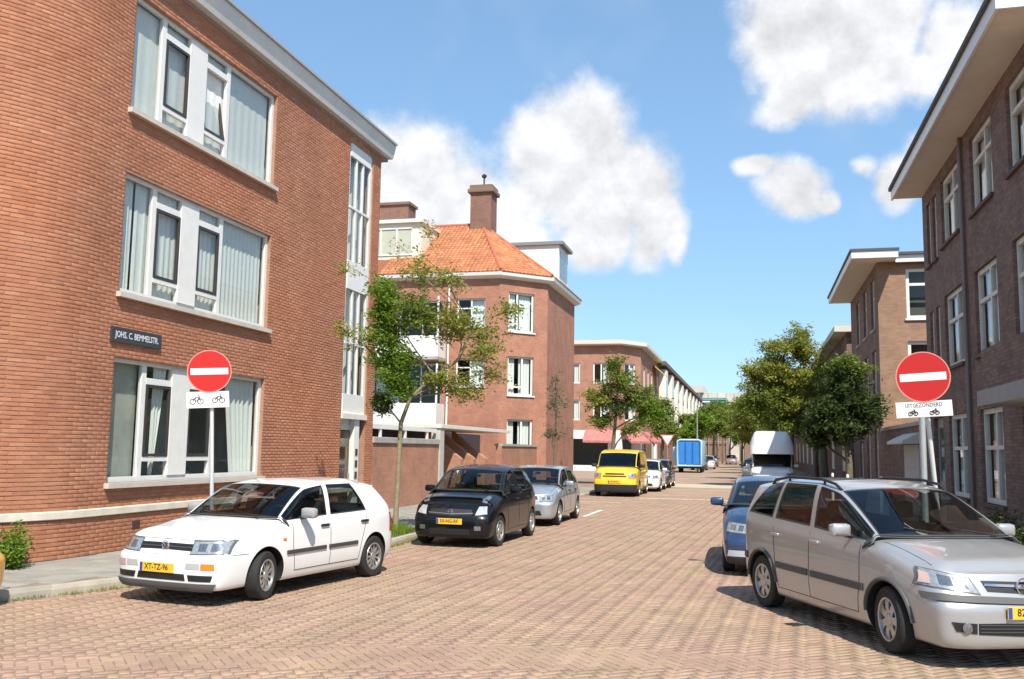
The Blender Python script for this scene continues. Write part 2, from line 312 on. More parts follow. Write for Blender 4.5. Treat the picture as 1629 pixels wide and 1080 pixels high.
# herringbone clinkers, laid at 45 degrees, each brick its own block
TM = []
wu = .095; n = 460; ca, sa = math.cos(R(42)), math.sin(R(42))
I, J = np.meshgrid(np.arange(-n, n), np.arange(-n, n), indexing='ij')
k = (I - J) % 4
for sel, dx, dy, rot in ((0, 1.0, .5, 0), (2, .5, 0.0, math.pi / 2)):
    mk = k == sel; x = (I[mk] + dx) * wu; y = (J[mk] + dy) * wu
    X = x * ca - y * sa - 3; Y = x * sa + y * ca + 20
    ok = (Y > 5.6) & (Y < 41.0) & (X > np.where(Y < 9.4, -9.2, xl(Y)) + .06) & (X < np.where(Y < 12.2, 4.6, xr(Y)) - .06)
    P3 = np.c_[X, Y, np.zeros(len(X))]; ok &= in_view(P3, 120)
    for (a, b) in zip(X[ok], Y[ok]): TM.append((a, b, rot + R(42)))
TM = np.array(TM); M4 = np.zeros((len(TM), 4, 4)); jit = RNG.randn(len(TM), 4)
ang = TM[:, 2] + jit[:, 0] * .012
M4[:, 0, 0] = np.cos(ang) * .184; M4[:, 0, 1] = -np.sin(ang) * .089; M4[:, 1, 0] = np.sin(ang) * .184; M4[:, 1, 1] = np.cos(ang) * .089; M4[:, 2, 2] = .06
M4[:, 2, 0] = jit[:, 1] * .0012; M4[:, 2, 1] = jit[:, 2] * .0012
M4[:, 0, 3] = TM[:, 0]; M4[:, 1, 3] = TM[:, 1]; M4[:, 2, 3] = -.06 + np.clip(jit[:, 3], -2, 2) * .0016; M4[:, 3, 3] = 1
uv_, uf_ = unit_piece(.03, .06)
rk = np.linalg.norm(M4[:, :3, 3] - CAMP, axis=1) + np.where(in_view(M4[:, :3, 3], -4), 0, 1000)
pieces('clinker', uv_, uf_, M4, road, P_OBJ, P_STF, 300, rk, 'clinker_field')
# white road paint (thin sheets over the clinkers)
PAINT = mat('worn_road_paint', (.66, .62, .54), .7, var=.35, vscale=6)
def sheet(name, pts, z, m, label=None): return struct(name, MB().add([(x, y, z) for x, y in pts], [tuple(range(len(pts)))]), m)
sheet('road_marking', [(-4.5, 38.3), (1.2, 38.3), (1.2, 38.62), (-4.5, 38.62)], .006, PAINT)
sheet('road_marking', [(-4.80, 27.0), (-4.66, 27.0), (-4.66, 30.2), (-4.80, 30.2)], .006, PAINT)
sheet('road_marking', [(-6.7, 34.6), (-4.7, 34.6), (-4.7, 34.78), (-6.7, 34.78)], .006, PAINT)
sheet('crossing_band', [(-30, 51), (30, 51), (30, 56.5), (-30, 56.5)], .004, mat('pale_paving', (.50, .41, .31), .85, var=.2, vscale=1.5))
sheet('crossing_edge', [(-6.7, 47.6), (1.9, 47.6), (1.9, 48.0), (-6.7, 48.0)], .004, mat('pale_paving'))
# pavements: slab, kerb stones and tiles
def path_resample(P, step):
    P = np.array(P, float); d = np.r_[0, np.cumsum(np.linalg.norm(np.diff(P, axis=0), axis=1))]; s = np.arange(step / 2, d[-1], step)
    x, y = np.interp(s, d, P[:, 0]), np.interp(s, d, P[:, 1]); i = np.clip(np.searchsorted(d, s) - 1, 0, len(P) - 2); v = P[i + 1] - P[i]
    return x, y, np.arctan2(v[:, 1], v[:, 0])
KERB = [(.42, .38, .31), (.50, .45, .36), (.36, .33, .28), (.47, .42, .35)]
K_OBJ = mat('kerb_piece', rough=.85, src='obj', ramp=KERB, var=.2, vscale=3, bump=.3, bscale=70)
K_STF = mat('kerb_field', rough=.85, src='att', ramp=KERB, var=.2, vscale=3, bump=.3, bscale=70)
TILE = [(.27, .26, .225), (.31, .295, .25), (.24, .235, .21), (.33, .31, .26), (.28, .265, .235)]
T_OBJ = mat('tile_piece', rough=.85, src='obj', ramp=TILE, var=.25, vscale=1.4, bump=.3, bscale=110)
T_STF = mat('tile_field', rough=.85, src='att', ramp=TILE, var=.25, vscale=1.4, bump=.3, bscale=110)
def kerb(P, side, ymax, nlim):
    x, y, a = path_resample(P, .8); ok = (y < ymax) & (np.abs(x) < 16); x, y, a = x[ok], y[ok], a[ok]
    M = np.zeros((len(x), 4, 4)); ox, oy = -np.sin(a) * .07 * side, np.cos(a) * .07 * side
    M[:, 0, 0] = np.cos(a) * .80; M[:, 1, 0] = np.sin(a) * .80; M[:, 0, 1] = -np.sin(a) * .14; M[:, 1, 1] = np.cos(a) * .14; M[:, 2, 2] = .24
    M[:, 0, 3] = x + ox; M[:, 1, 3] = y + oy; M[:, 2, 3] = -.115 + RNG.randn(len(x)) * .002; M[:, 3, 3] = 1; return M
def slab(name, poly):
    o = struct(name, MB().prism([(x, y, -.1) for x, y in poly], (0, 0, .205)), JOINT); return o
pl = slab('pavement', [(-40, 7.26), (-14, 7.36)] + [(x - .04, y + .03) for x, y in KL[2:13]] + [(-7.3, 58.6), (-10.1, 59.8), (-40, 59.9)])
pr = slab('pavement', [(50, 11.86), (5, 11.96), (3.83, 12.2), (2.94, 12.66), (2.3, 13.34), (2.0, 14.2), (1.95, 16), (1.95, 120), (50, 120)])
ku, kf = unit_piece(.012, .09)
pieces('kerb_stone', ku, kf, kerb(KL, 1, 57, 0), pl, K_OBJ, K_STF, 120)
pieces('kerb_stone', ku, kf, kerb(KR, -1, 60, 0), pr, K_OBJ, K_STF, 60)
def tiles(parent, x0, x1, y0, y1, okf, lim):
    xs = np.arange(x0, x1, .3); ys = np.arange(y0, y1, .3); T = []
    for i, a in enumerate(xs):
        for b in ys: T.append((a, b + (.15 if i % 2 else 0)))
    T = np.array(T); T = T[okf(T[:, 0], T[:, 1])]; M = np.zeros((len(T), 4, 4)); j = RNG.randn(len(T), 3)
    M[:, 0, 0] = M[:, 1, 1] = .294; M[:, 2, 2] = .045; M[:, 2, 0] = j[:, 0] * .0015; M[:, 2, 1] = j[:, 1] * .0015; M[:, 0, 3] = T[:, 0]; M[:, 1, 3] = T[:, 1]; M[:, 2, 3] = .075 + j[:, 2] * .0012; M[:, 3, 3] = 1
    rk = np.linalg.norm(M[:, :3, 3] - CAMP, axis=1) + np.where(in_view(M[:, :3, 3], 0), 0, 1000)
    pieces('paving_tile', *unit_piece(.02), M, parent, T_OBJ, T_STF, lim, rk)
tiles(pl, -15, -6.8, 7.4, 45, lambda x, y: (x < np.where(y < 9.4, -9.4 - (9.4 - y) * 1.6, xl(y)) - .33) & (x > -10.4 - np.maximum(0, 12.9 - y) * 1.2) & ~((x > -8.0) & (x < -6.95) & (y > 14.6) & (y < 19.6)), 240)
tiles(pr, 2.1, 4.6, 12.6, 37, lambda x, y: x > xr(y) + .33, 60)
# ------------------------------------------------------------------ brickwork helpers
BR = [(0.453, 0.192, 0.107), (0.496, 0.22, 0.125), (0.418, 0.178, 0.105), (0.522, 0.233, 0.134), (0.469, 0.206, 0.118), (0.444, 0.199, 0.123), (0.539, 0.257, 0.149)]
BH = ((1.10, 1.02, .98), (.88, .92, .95), .45)
B_OBJ = mat('red_brick_piece', rough=.85, src='obj', ramp=BR, var=.24, vscale=.9, hue=BH, bump=.4, bscale=120, spec=.2)
B_STF = mat('red_brick_field', rough=.85, src='att', ramp=BR, var=.24, vscale=.9, hue=BH, bump=.4, bscale=120, spec=.2)
MORTAR = mat('mortar', (.39, .225, .155), .95, var=.25, vscale=6, bump=.3, bscale=200)
def wall_shell(mb, p0, p1, z0, z1, holes, depth=.12, mi=0):
    """outer skin of a straight wall with openings and reveals; outside is to the left of p0->p1"""
    p0, p1 = Vector((*p0, 0)), Vector((*p1, 0)); L = (p1 - p0).length; d = (p1 - p0) / L; nrm = Vector((-d.y, d.x, 0))
    us = sorted({0, L} | {u for h in holes for u in h[:2]}); zs = sorted({z0, z1} | {z for h in holes for z in h[2:4]})
    q = lambda u, z, k=0: (p0 + d * u - nrm * k + Vector((0, 0, z)))[:]
    for a, b in zip(us, us[1:]):
        for c, e in zip(zs, zs[1:]):
            um, zm = (a + b) / 2, (c + e) / 2
            if any(h[0] < um < h[1] and h[2] < zm < h[3] for h in holes): continue
            mb.add([q(a, c), q(b, c), q(b, e), q(a, e)], [(0, 1, 2, 3)], mi)
    for (a, b, c, e) in [h[:4] for h in holes]:
        for (u0, w0, u1, w1) in ((a, c, b, c), (b, c, b, e), (b, e, a, e), (a, e, a, c)):
            mb.add([q(u0, w0), q(u1, w1), q(u1, w1, depth), q(u0, w0, depth)], [(0, 1, 2, 3)], mi)
    return mb
class Face:
    """a facade frame: u along the wall, z up, k outwards"""
    def __init__(s, p0, p1): s.p0 = Vector((*p0, 0)); v = Vector((*p1, 0)) - s.p0; s.L = v.length; s.d = v / s.L; s.n = Vector((-s.d.y, s.d.x, 0)); s.p1 = p1
    def q(s, u, z, k=0): return (s.p0 + s.d * u + s.n * k + Vector((0, 0, z)))[:]
    def box(s, mb, u0, u1, z0, z1, k0, k1, mi=0):
        P = [s.q(u, z, k) for z in (z0, z1) for (u, k) in ((u0, k0), (u1, k0), (u1, k1), (u0, k1))]
        return mb.add(P, [(3, 2, 1, 0), (4, 5, 6, 7), (0, 1, 5, 4), (1, 2, 6, 5), (2, 3, 7, 6), (3, 0, 4, 7)], mi)
    def pane(s, mb, u0, u1, z0, z1, k, mi=0): return mb.add([s.q(u0, z0, k), s.q(u1, z0, k), s.q(u1, z1, k), s.q(u0, z1, k)], [(0, 1, 2, 3)], mi)
def curtain(F, mb, u0, u1, z0, z1, k, amp=.02, wl=.16, tilt=0.0, seed=0):
    r = random.Random(seed); n = max(6, int((u1 - u0) / wl * 6)); ph = r.uniform(0, 6); T, B = [], []
    for i in range(n + 1):
        f = i / n; a = amp * math.sin(ph + f * (u1 - u0) / wl * 6.283 + .8 * math.sin(f * 9 + ph)); 
        T.append(F.q(u0 + (u1 - u0) * f, z1, k + a * .6)); B.append(F.q(u0 + (u1 - u0) * f + (tilt * (1 - f) if tilt > 0 else tilt * f), z0, k + a))
    mb.add(T + B, [(i, i + 1, n + 2 + i, n + 1 + i) for i in range(n)])
    return mb
def window(F, parent, u0, u1, z0, z1, k=-.09, fw=.07, bars_v=(), bars_h=(), frame=WHITE, sill=None, cur=None, cur_z=None, seed=0, glass=GLASS, bd=.06):
    """a framed window with glazing bars, panes, sill and (optionally) net curtains; one part per window"""
    mb = MB(); F.box(mb, u0, u1, z0, z0 + fw, k - bd, k); F.box(mb, u0, u1, z1 - fw, z1, k - bd, k); F.box(mb, u0, u0 + fw, z0 + fw, z1 - fw, k - bd, k); F.box(mb, u1 - fw, u1, z0 + fw, z1 - fw, k - bd, k)
    us = [u0 + fw] + [x for b in bars_v for x in (b - fw * .5, b + fw * .5)] + [u1 - fw]
    for b in bars_v: F.box(mb, b - fw * .5, b + fw * .5, z0 + fw, z1 - fw, k - bd, k + .004)
    cols = list(zip(us[::2], us[1::2]))
    gl = []
    for ci, (a, b) in enumerate(cols):
        hs = [h[1] if isinstance(h, tuple) else h for h in bars_h if not isinstance(h, tuple) or h[0] == ci]
        zs = [z0 + fw] + [x for h in hs for x in (h - fw * .4, h + fw * .4)] + [z1 - fw]
        for h in hs: F.box(mb, a, b, h - fw * .4, h + fw * .4, k - bd, k + .002)
        for c, e in zip(zs[::2], zs[1::2]): gl.append((a, b, c, e))
    w = mb.build('window', frame, parent)
    for (a, b, c, e) in gl: F.pane(MB(), a, b, c, e, k - bd * .5).build('pane', glass, w)
    if sill: F.box(MB(), u0 - .06, u1 + .06, z0 - .07, z0, -.1, .07).build('sill', sill, w)
    if cur:
        mb = MB()
        for i, (a, b) in enumerate(cur): curtain(F, mb, a, b, *(cur_z or (z0 + fw, z1 - fw)), k - .16, seed=seed + i)
        mb.build('curtain', CURT, w)
    return w
def room(parent, x0, x1, y0, y1, z0, z1, m=DIM, op='+x'):
    mb = MB().box(x0, x1, y0, y1, z0, z1); i = {'+x': 3, '-x': 5, '-y': 2}[op]; mb.f.pop(i); mb.m.pop(i)      # a room, open towards its windows
    return mb.build('interior', m, parent)
# ------------------------------------------------------------------ corner apartment block on the left
XW = -10.2
lb = thing('apartment_block', 'red brick three storey apartment block with rounded corner and wide white framed windows', 'building', (XW, 18, .12))
Y0, Y1 = 24.4, 12.9; RC = 3.0
def lpath(s):
    L1 = Y0 - Y1; L2 = RC * math.pi / 2
    if s <= L1: return XW, Y0 - s, 1, 0
    if s <= L1 + L2:
        a = (s - L1) / RC; return XW - RC + RC * math.cos(a), Y1 - RC * math.sin(a), math.cos(a), -math.sin(a)
    return XW - RC - (s - L1 - L2), Y1 - RC, 0, -1
LT = Y0 - Y1 + RC * math.pi / 2 + 8
SILLS = (1.24, 4.39, 7.55); WH = 2.06
uW0, uW1 = Y0 - 18.33, Y0 - 13.38; uS0, uS1 = Y0 - 23.85, Y0 - 22.3
HOLES = [(uW0, uW1, s, s + WH) for s in SILLS] + [(uS0, uS1, 2.72, 9.9), (uS0, uS1, .12, 2.62)]
FL = Face((XW, Y0), (XW, Y1))
mb = MB(); wall_shell(mb, (XW, Y0), (XW, Y1), 0, 10.2, HOLES, .22)
arc = [lpath(Y0 - Y1 + RC * math.pi / 2 * i / 16) for i in range(17)] + [lpath(LT)]
for a, b in zip(arc, arc[1:]): mb.add([(a[0], a[1], 0), (b[0], b[1], 0), (b[0], b[1], 10.2), (a[0], a[1], 10.2)], [(0, 1, 2, 3)])
mb.add([(XW, Y0, 0), (XW - 12, Y0, 0), (XW - 12, Y0, 10.2), (XW, Y0, 10.2)], [(0, 1, 2, 3)])
wall = mb.build('wall', MORTAR, lb)
# every brick of the street front
BT = []; crs = .065
for ci in range(int(10.08 / crs)):
    zc = .125 + ci * crs + crs / 2
    if .715 < zc < .85: continue
    iv = [(0.0, LT - 7)]
    for h in HOLES:
        if h[2] - .02 < zc < h[3] + .02:
            iv = [seg for (a, b) in iv for seg in ((a, min(b, h[0])), (max(a, h[1]), b)) if seg[1] - seg[0] > .03]
    st = .11 * (ci % 2) + RNG.randn() * .004
    for (a, b) in iv:
        kk = math.floor((a - st) / .222)
        while True:
            u0, u1 = st + kk * .222, st + (kk + 1) * .222; kk += 1
            if u0 >= b: break
            u0, u1 = max(u0, a), min(u1, b)
            if u1 - u0 < .035: continue
            x, y, nx, ny = lpath((u0 + u1) / 2); BT.append((x, y, zc, nx, ny, u1 - u0 - .011))
BT = np.array(BT); M = np.zeros((len(BT), 4, 4)); j = RNG.randn(len(BT), 3)
M[:, 0, 0] = -BT[:, 4] * BT[:, 5]; M[:, 1, 0] = BT[:, 3] * BT[:, 5]; M[:, 2, 1] = crs - .0115
M[:, 0, 2] = BT[:, 3] * (.006 + j[:, 0] * .0012); M[:, 1, 2] = BT[:, 4] * (.006 + j[:, 0] * .0012)
M[:, 2, 0] = j[:, 1] * .0012; M[:, 0, 3] = BT[:, 0]; M[:, 1, 3] = BT[:, 1]; M[:, 2, 3] = BT[:, 2] + j[:, 2] * .0008; M[:, 3, 3] = 1
rk = np.linalg.norm(M[:, :3, 3] - CAMP, axis=1) + np.where(in_view(M[:, :3, 3], -5), 0, 1000)
pieces('brick', *unit_piece(.015, .06), M, wall, B_OBJ, B_STF, 300, rk, 'brickwork')
pth = [lpath(s) for s in np.r_[np.linspace(-.0, Y0 - Y1, 8), np.linspace(Y0 - Y1, Y0 - Y1 + RC * math.pi / 2, 17)[1:], LT]]
mb = MB().sweep(pth, [(-.05, .725), (.035, .725), (.045, .735), (.045, .835), (.03, .85), (-.05, .85)]); mb.build('plinth_band', mat('worn_white_band', (.70, .62, .52), .75, var=.18, vscale=3), lb, 30)
# canted eaves fascia and flat roof
fp = [(XW, Y0 + .45, 1, 0)] + pth
fa = MB().sweep(fp, [(-.3, 10.17), (.17, 10.17), (.26, 10.51), (.26, 10.56), (-.3, 10.56)]).build('fascia', GREYP, lb)
MB().sweep(fp, [(-.3, 10.561), (.31, 10.561), (.31, 10.62), (-.3, 10.62)]).build('roof_trim', mat('zinc_trim', (.42, .43, .43), .5, .3), fa)
MB().sweep(fp, [(-.3, 10.1), (.02, 10.1), (.02, 10.168), (-.3, 10.168)]).build('fascia_board', mat('dark_board', (.30, .27, .24), .8), fa)  # plain dark board below the fascia
MB().prism([(XW, Y0 + .4, 10.2), (XW, Y1, 10.2)] + [(p[0], p[1], 10.2) for p in arc[1:]] + [(XW - 12, Y1 - RC, 10.2), (XW - 12, Y0 + .4, 10.2)], (0, 0, .2)).build('roof', mat('roof_felt', (.09, .09, .09), .9), lb)
# the three wide windows
def big_window(s, fi):
    F = FL; U = lambda y: Y0 - y; k = -.075; bd = .07; mb = MB(); c0, c1 = s, s + WH
    B = lambda ya, yb, za, zb, kk=0: F.box(mb, U(yb), U(ya), za, zb, k - bd, k + kk)
    B(13.38, 18.33, c0, c0 + .09); B(13.38, 18.33, c1 - .065, c1)
    for a, b in ((13.38, 13.46), (14.24, 14.36), (16.42, 16.54), (18.24, 18.33)): B(a, b, c0 + .09, c1 - .065)
    B(15.10, 15.66, c0 + .09, c1 - .065, .02)
    cas = []
    for a, b in ((14.36, 15.10), (15.66, 16.42)):
        for z in ((.34, .42), (1.68, 1.79)): B(a, b, c0 + z[0], c0 + z[1], .003)
        cas.append((a, b))
    w = mb.build('window', WHITE, lb)
    F.box(MB(), uW0 - .07, uW1 + .07, c0 - .085, c0, -.2, .095).build('sill', mat('sill_stone', (.60, .53, .46), .7, var=.15, vscale=5), w)
    for a, b in ((13.46, 14.24), (16.54, 18.24)): F.pane(MB(), U(b), U(a), c0 + .09, c1 - .065, k - .035).build('pane', GLASS, w)
    for i, (a, b) in enumerate(cas):
        F.pane(MB(), U(b), U(a), c0 + .09, c0 + .34, k - .035).build('pane', GLASS, w); F.pane(MB(), U(b), U(a), c0 + 1.79, c1 - .065, k - .035).build('pane', GLASS, w)
        # dark-edged casement, the one at the top right tilted open
        mb = MB(); z0, z1 = c0 + .425, c0 + 1.675; t = .05; op = .22 if (fi == 2 and i == 1) else 0
        P = lambda y, z, kk: Vector(F.q(U(y), z, k + kk + op * (z1 - z) / (z1 - z0) * 0 + (-op * (z - z0) / (z1 - z0))))
        def bar(ya, yb, za, zb, k0, k1, mi=0): mb.add([P(y, z, kk)[:] for z in (za, zb) for (y, kk) in ((ya, k0), (yb, k0), (yb, k1), (ya, k1))], [(3, 2, 1, 0), (4, 5, 6, 7), (0, 1, 5, 4), (1, 2, 6, 5), (2, 3, 7, 6), (3, 0, 4, 7)], mi)
        bar(a + .015, b - .015, z0, z0 + t, -.04, .012); bar(a + .015, b - .015, z1 - t, z1, -.04, .012); bar(a + .015, a + .015 + t, z0 + t, z1 - t, -.04, .012); bar(b - .015 - t, b - .015, z0 + t, z1 - t, -.04, .012)
        c = mb.build('casement', DARKF, w)
        MB().add([P(y, z, -.015)[:] for (y, z) in ((a + .065, z0 + t), (b - .065, z0 + t), (b - .065, z1 - t), (a + .065, z1 - t))], [(0, 1, 2, 3)]).build('pane', GLASS, w)
    # curtains
    mb = MB(); q = k - .13
    if fi == 0:
        F.box(MB(), U(14.3), U(13.44), c0 + .05, c1 - .05, q - .03, q - .02).build('reflection_panel', mat('grey_reflection', (.46, .47, .42), .9, var=.2, vscale=3), w)  # added grey panel, stands in for sky and trees reflected in the pane
        F.box(MB(), U(16.6), U(15.5), c0 + .05, c0 + 1.5, q - .9, q - .86).build('rear_reflection_panel', mat('grey_reflection'), w)  # second added panel, set further back, for the same pale reflection
        curtain(F, mb, U(18.2), U(17.1), c0 + .05, c1 - .05, q, .035, .2, tilt=-.35, seed=3); curtain(F, mb, U(15.1), U(14.75), c0 + .05, c1 - .05, q, .03, .14, tilt=.3, seed=4)
    elif fi == 1:
        curtain(F, mb, U(13.86), U(13.45), c0 + .05, c1 - .05, q, .014, .16, seed=5); curtain(F, mb, U(14.3), U(13.93), c0 + .05, c1 - .05, q, .012, .2, seed=6)
        curtain(F, mb, U(18.25), U(14.3), c0 + .05, c1 - .05, q, .010, .15, seed=7)
    else:
        curtain(F, mb, U(18.25), U(13.42), c0 + .05, c1 - .05, q, .005, .26, seed=8)
    mb.build('curtain', CURT, w)
    room(lb, XW - 3.6, XW - .23, 13.0, 18.9, c0 - .9, c1 + .3)
for i, s in enumerate(SILLS): big_window(s, i)
# stair tower glazing and entrance
F = FL; mb = MB(); k = -.04
for a, b in ((uS0, uS0 + .12), (uS1 - .12, uS1), (uS0 + .52, uS0 + .60), (uS0 + .95, uS0 + 1.03)): F.box(mb, a, b, 2.72, 9.9, k - .07, k)
PANELS = ((2.72, 3.25), (6.0, 6.75), (9.55, 9.9))
for a, b in PANELS: F.box(mb, uS0 + .12, uS1 - .12, a, b, k - .06, k + .02)
for z in (4.55, 8.15): F.box(mb, uS0 + .12, uS1 - .12, z, z + .06, k - .06, k + .01)
st = mb.build('stair_window', WHITE, lb)
for a, b in ((3.25, 6.0), (6.75, 9.55)):
    for c, e in ((uS0 + .12, uS0 + .52), (uS0 + .60, uS0 + .95), (uS0 + 1.03, uS1 - .12)): F.pane(MB(), c, e, a, b, k - .035).build('pane', GLASS, st)
mb = MB(); curtain(F, mb, uS0 + .1, uS1 - .1, 3.0, 9.6, k - .3, .03, .3, seed=12); mb.build('stairwell_blind', mat('stair_plaster', (.74, .75, .74), .9), st)
F.box(MB(), uS0 - .02, uS1 + .02, 2.6, 2.735, -.25, .05).build('lintel', CREAM, lb)
room(lb, XW - 2.5, XW - .23, 22.0, 24.2, .1, 9.95)
mb = MB(); F.box(mb, uS0 + .32, uS0 + .62, .12, 2.6, -.2, -.02); mbx = mb.build('mailbox_post', WHITE, lb)
for i in range(4): F.box(MB(), uS0 + .40, uS0 + .54, .75 + i * .3, .93 + i * .3, -.02, -.008).build('mail_slot', DARKF, mbx)
dm = mat('varnished_door', (.12, .05, .022), .4, var=.2, vscale=8)
d = F.box(MB(), uS0 + .64, uS1 - .02, .12, 2.3, -.2, -.15).build('door', dm, lb); F.pane(MB(), uS0 + .78, uS1 - .2, 1.0, 2.1, -.145).build('pane', GLASS, d); F.box(MB(), uS0 + .68, uS0 + .72, 1.0, 1.2, -.15, -.10).build('handle', STEEL, d)
F.box(MB(), uS0 + .64, uS1 - .02, 2.32, 2.6, -.2, -.16).build('fanlight', WHITE, lb)
# vents low in the plinth
for y in (14.2, 17.6, 20.4): FL.box(MB(), Y0 - y - .1, Y0 - y + .1, .46, .58, .004, .016).build('air_vent', mat('vent_shadow', (.07, .03, .025), .9), lb)
# street name plate
sp = thing('street_name_sign', 'long dark blue street name plate with white capitals on red brick wall', 'street sign', (XW + .02, 13.9, 3.68))
FL.box(MB(), Y0 - 14.56, Y0 - 13.22, 3.55, 3.80, .006, .045).build('plate', mat('enamel_blue', (.05, .056, .066), .35), sp)
me = text_mesh('JOHS. C. BEMMELSTR.', .15, mat('enamel_white', (.72, .74, .76), .4), .001, squeeze=.82)
o = link('lettering', me, sp); o.matrix_local = Matrix.Translation(Vector((XW + .049, 13.89, 3.675)) - off_of(sp)) @ Matrix(((0, 0, 1, 0), (1, 0, 0, 0), (0, 1, 0, 0), (0, 0, 0, 1)))
# ------------------------------------------------------------------ hipped corner house further down on the left
BRK = brick_mat('house_brick', (.44, .19, .12), (.36, .155, .105), (.34, .24, .18))
ch = thing('corner_house', 'red brick corner house with orange tiled hipped roof, tall chimney and white dormers', 'building', (-15, 48, .1))
PA, PB, PC, PD = (-24, 45), (-12.2, 45), (-10.2, 47), (-10.2, 54.5)
FS, FC, FE = Face(PB, PA), Face(PC, PB), Face(PD, PC)
fu = lambda x: PB[0] - x
hS = [(fu(-12.95), fu(-14.45), 7.95, 9.4), (fu(-12.95), fu(-14.45), 4.95, 6.35), (fu(-15.2), fu(-18.9), 6.5, 9.3), (fu(-15.2), fu(-18.9), 3.2, 6.1), (fu(-13.2), fu(-14.4), .15, 2.5)]
hC = [(.82, 2.32, 7.75, 9.75), (.82, 2.32, 4.55, 6.5), (.82, 2.32, 1.5, 3.35)]
mb = MB(); wall_shell(mb, PB, PA, 0, 10.5, hS); wall_shell(mb, PC, PB, 0, 10.5, hC); wall_shell(mb, PD, PC, 0, 10.5, [])
mb.add([(-10.2, 54.5, 0), (-24, 54.5, 0), (-24, 54.5, 10.5), (-10.2, 54.5, 10.5)], [(0, 1, 2, 3)])
mb.build('wall', BRK, ch)
for i, h in enumerate(hS[:2]): window(FS, ch, *h, bars_v=((h[0] + h[1]) / 2,), bars_h=(h[2] + .95,), sill=CREAM, cur=[(h[0] + .1, h[0] + .8)], seed=20 + i)
for i, h in enumerate(hC): window(FC, ch, *h, bars_v=(h[0] + .62, ) if i else (h[0] + .95,), bars_h=((1, h[2] + .42),), sill=WHITE, cur=[(h[0] + .1, h[0] + .75), (h[1] - .5, h[1] - .08)], seed=30 + i, fw=.09)
for i, h in enumerate(hS[2:4]): window(FS, ch, *h, k=-.1, bars_v=(h[0] + 1.1, h[0] + 2.3), frame=WHITE, cur=[(h[0] + 2.3, h[1] - .1)], seed=40 + i)
FS.box(MB(), hS[4][0], hS[4][1], .15, 2.5, -.1, -.05).build('door', mat('blue_door', (.03, .035, .09), .4), ch)
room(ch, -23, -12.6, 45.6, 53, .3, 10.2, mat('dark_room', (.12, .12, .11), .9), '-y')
for z in (6.35, 3.0):                                   # balconies with white parapets
    b = FS.box(MB(), fu(-15.0), fu(-19.4), z - .15, z, 0, 1.25).build('balcony', CONC, ch)
    m2 = MB(); FS.box(m2, fu(-15.0), fu(-19.4), z, z + 1.05, 1.15, 1.25); FS.box(m2, fu(-15.0), fu(-15.1), z, z + 1.05, 0, 1.15); FS.box(m2, fu(-19.3), fu(-19.4), z, z + 1.05, 0, 1.15); m2.build('parapet', WHITE, b)
    FS.box(MB(), fu(-15.0), fu(-15.08), z + 1.05, z + 3.0, 1.12, 1.2).build('balcony_post', WHITE, b)
MB().tube([(-14.85, 44.9, .2), (-14.85, 44.9, 10.4)], .05).build('downpipe', WHITE, ch)
# gutter / cornice
cp = [(-24, 45, 0, -1), (-12.2, 45, .3, -1), (-10.2, 47, 1, -.4), (-10.2, 54.7, 1, 0)]
MB().sweep(cp, [(-.2, 10.38), (.06, 10.38), (.34, 10.5), (.38, 10.68), (-.2, 10.68)]).build('gutter', WHITE, ch)
# hipped roof: deck plus every tile
ez = 10.66; A_, B_, C_, D_ = Vector((-24, 44.65, ez)), Vector((-12.08, 44.65, ez)), Vector((-9.85, 46.85, ez)), Vector((-9.85, 54.85, ez)); E_ = Vector((-24, 54.85, ez)); R1, R2 = Vector((-14.6, 49.75, 14.3)), Vector((-24, 49.75, 14.3))
deck = MB().add([v[:] for v in (A_, B_, C_, D_, E_, R1, R2)], [(0, 1, 5, 6), (1, 2, 5), (2, 3, 5), (3, 4, 6, 5), (0, 4, 3, 2, 1)]).build('roof', mat('roof_deck', (.25, .08, .04), .9), ch)
def inside(p, poly):
    c = False; j = len(poly) - 1
    for i in range(len(poly)):
        if (poly[i][1] > p[1]) != (poly[j][1] > p[1]) and p[0] < (poly[j][0] - poly[i][0]) * (p[1] - poly[i][1]) / (poly[j][1] - poly[i][1]) + poly[i][0]: c = not c
        j = i
    return c
TT = []
for poly in ([B_, A_, R2, R1], [C_, B_, R1], [D_, C_, R1]):
    o = poly[0]; ux = (poly[1] - poly[0]).normalized(); nn = ux.cross(poly[2] - poly[0]).normalized()
    if nn.z < 0: nn = -nn
    uy = nn.cross(ux)
    if uy.z < 0: uy = -uy
    P2 = [((q - o).dot(ux), (q - o).dot(uy)) for q in poly]; nx_ = max(q[0] for q in P2); ny_ = max(q[1] for q in P2); mnx = min(q[0] for q in P2)
    y = .16; rw = 0
    while y < ny_:
        x = mnx
        while x < nx_:
            if inside((x, y), P2):
                p = o + ux * x + uy * y + nn * .01; t = uy * .36 + nn * -.035
                if not (poly[1] is A_ and p.x < -18.6): TT.append([[ux.x * .235, t.x, nn.x, p.x], [ux.y * .235, t.y, nn.y, p.y], [ux.z * .235, t.z, nn.z, p.z], [0, 0, 0, 1]])
            x += .23
        y += .30; rw += 1
pv = []; hs = (.0, .045, .055, .03, .012)
for yy in (-.5, .5):
    for i, h in enumerate(hs): pv.append((-.5 + i / 4, yy, h + .02))
for i, h in enumerate(hs): pv.append((-.5 + i / 4, -.5, -.01))
pf = [(i, i + 1, i + 6, i + 5) for i in range(4)] + [(i + 1, i, i + 10, i + 11) for i in range(4)]
TR = [(0.43, 0.152, 0.062), (0.48, 0.183, 0.076), (0.379, 0.132, 0.058), (0.513, 0.217, 0.09), (0.43, 0.172, 0.076)]
rk = np.array([np.linalg.norm(np.array(t)[:3, 3] - CAMP) for t in TT])
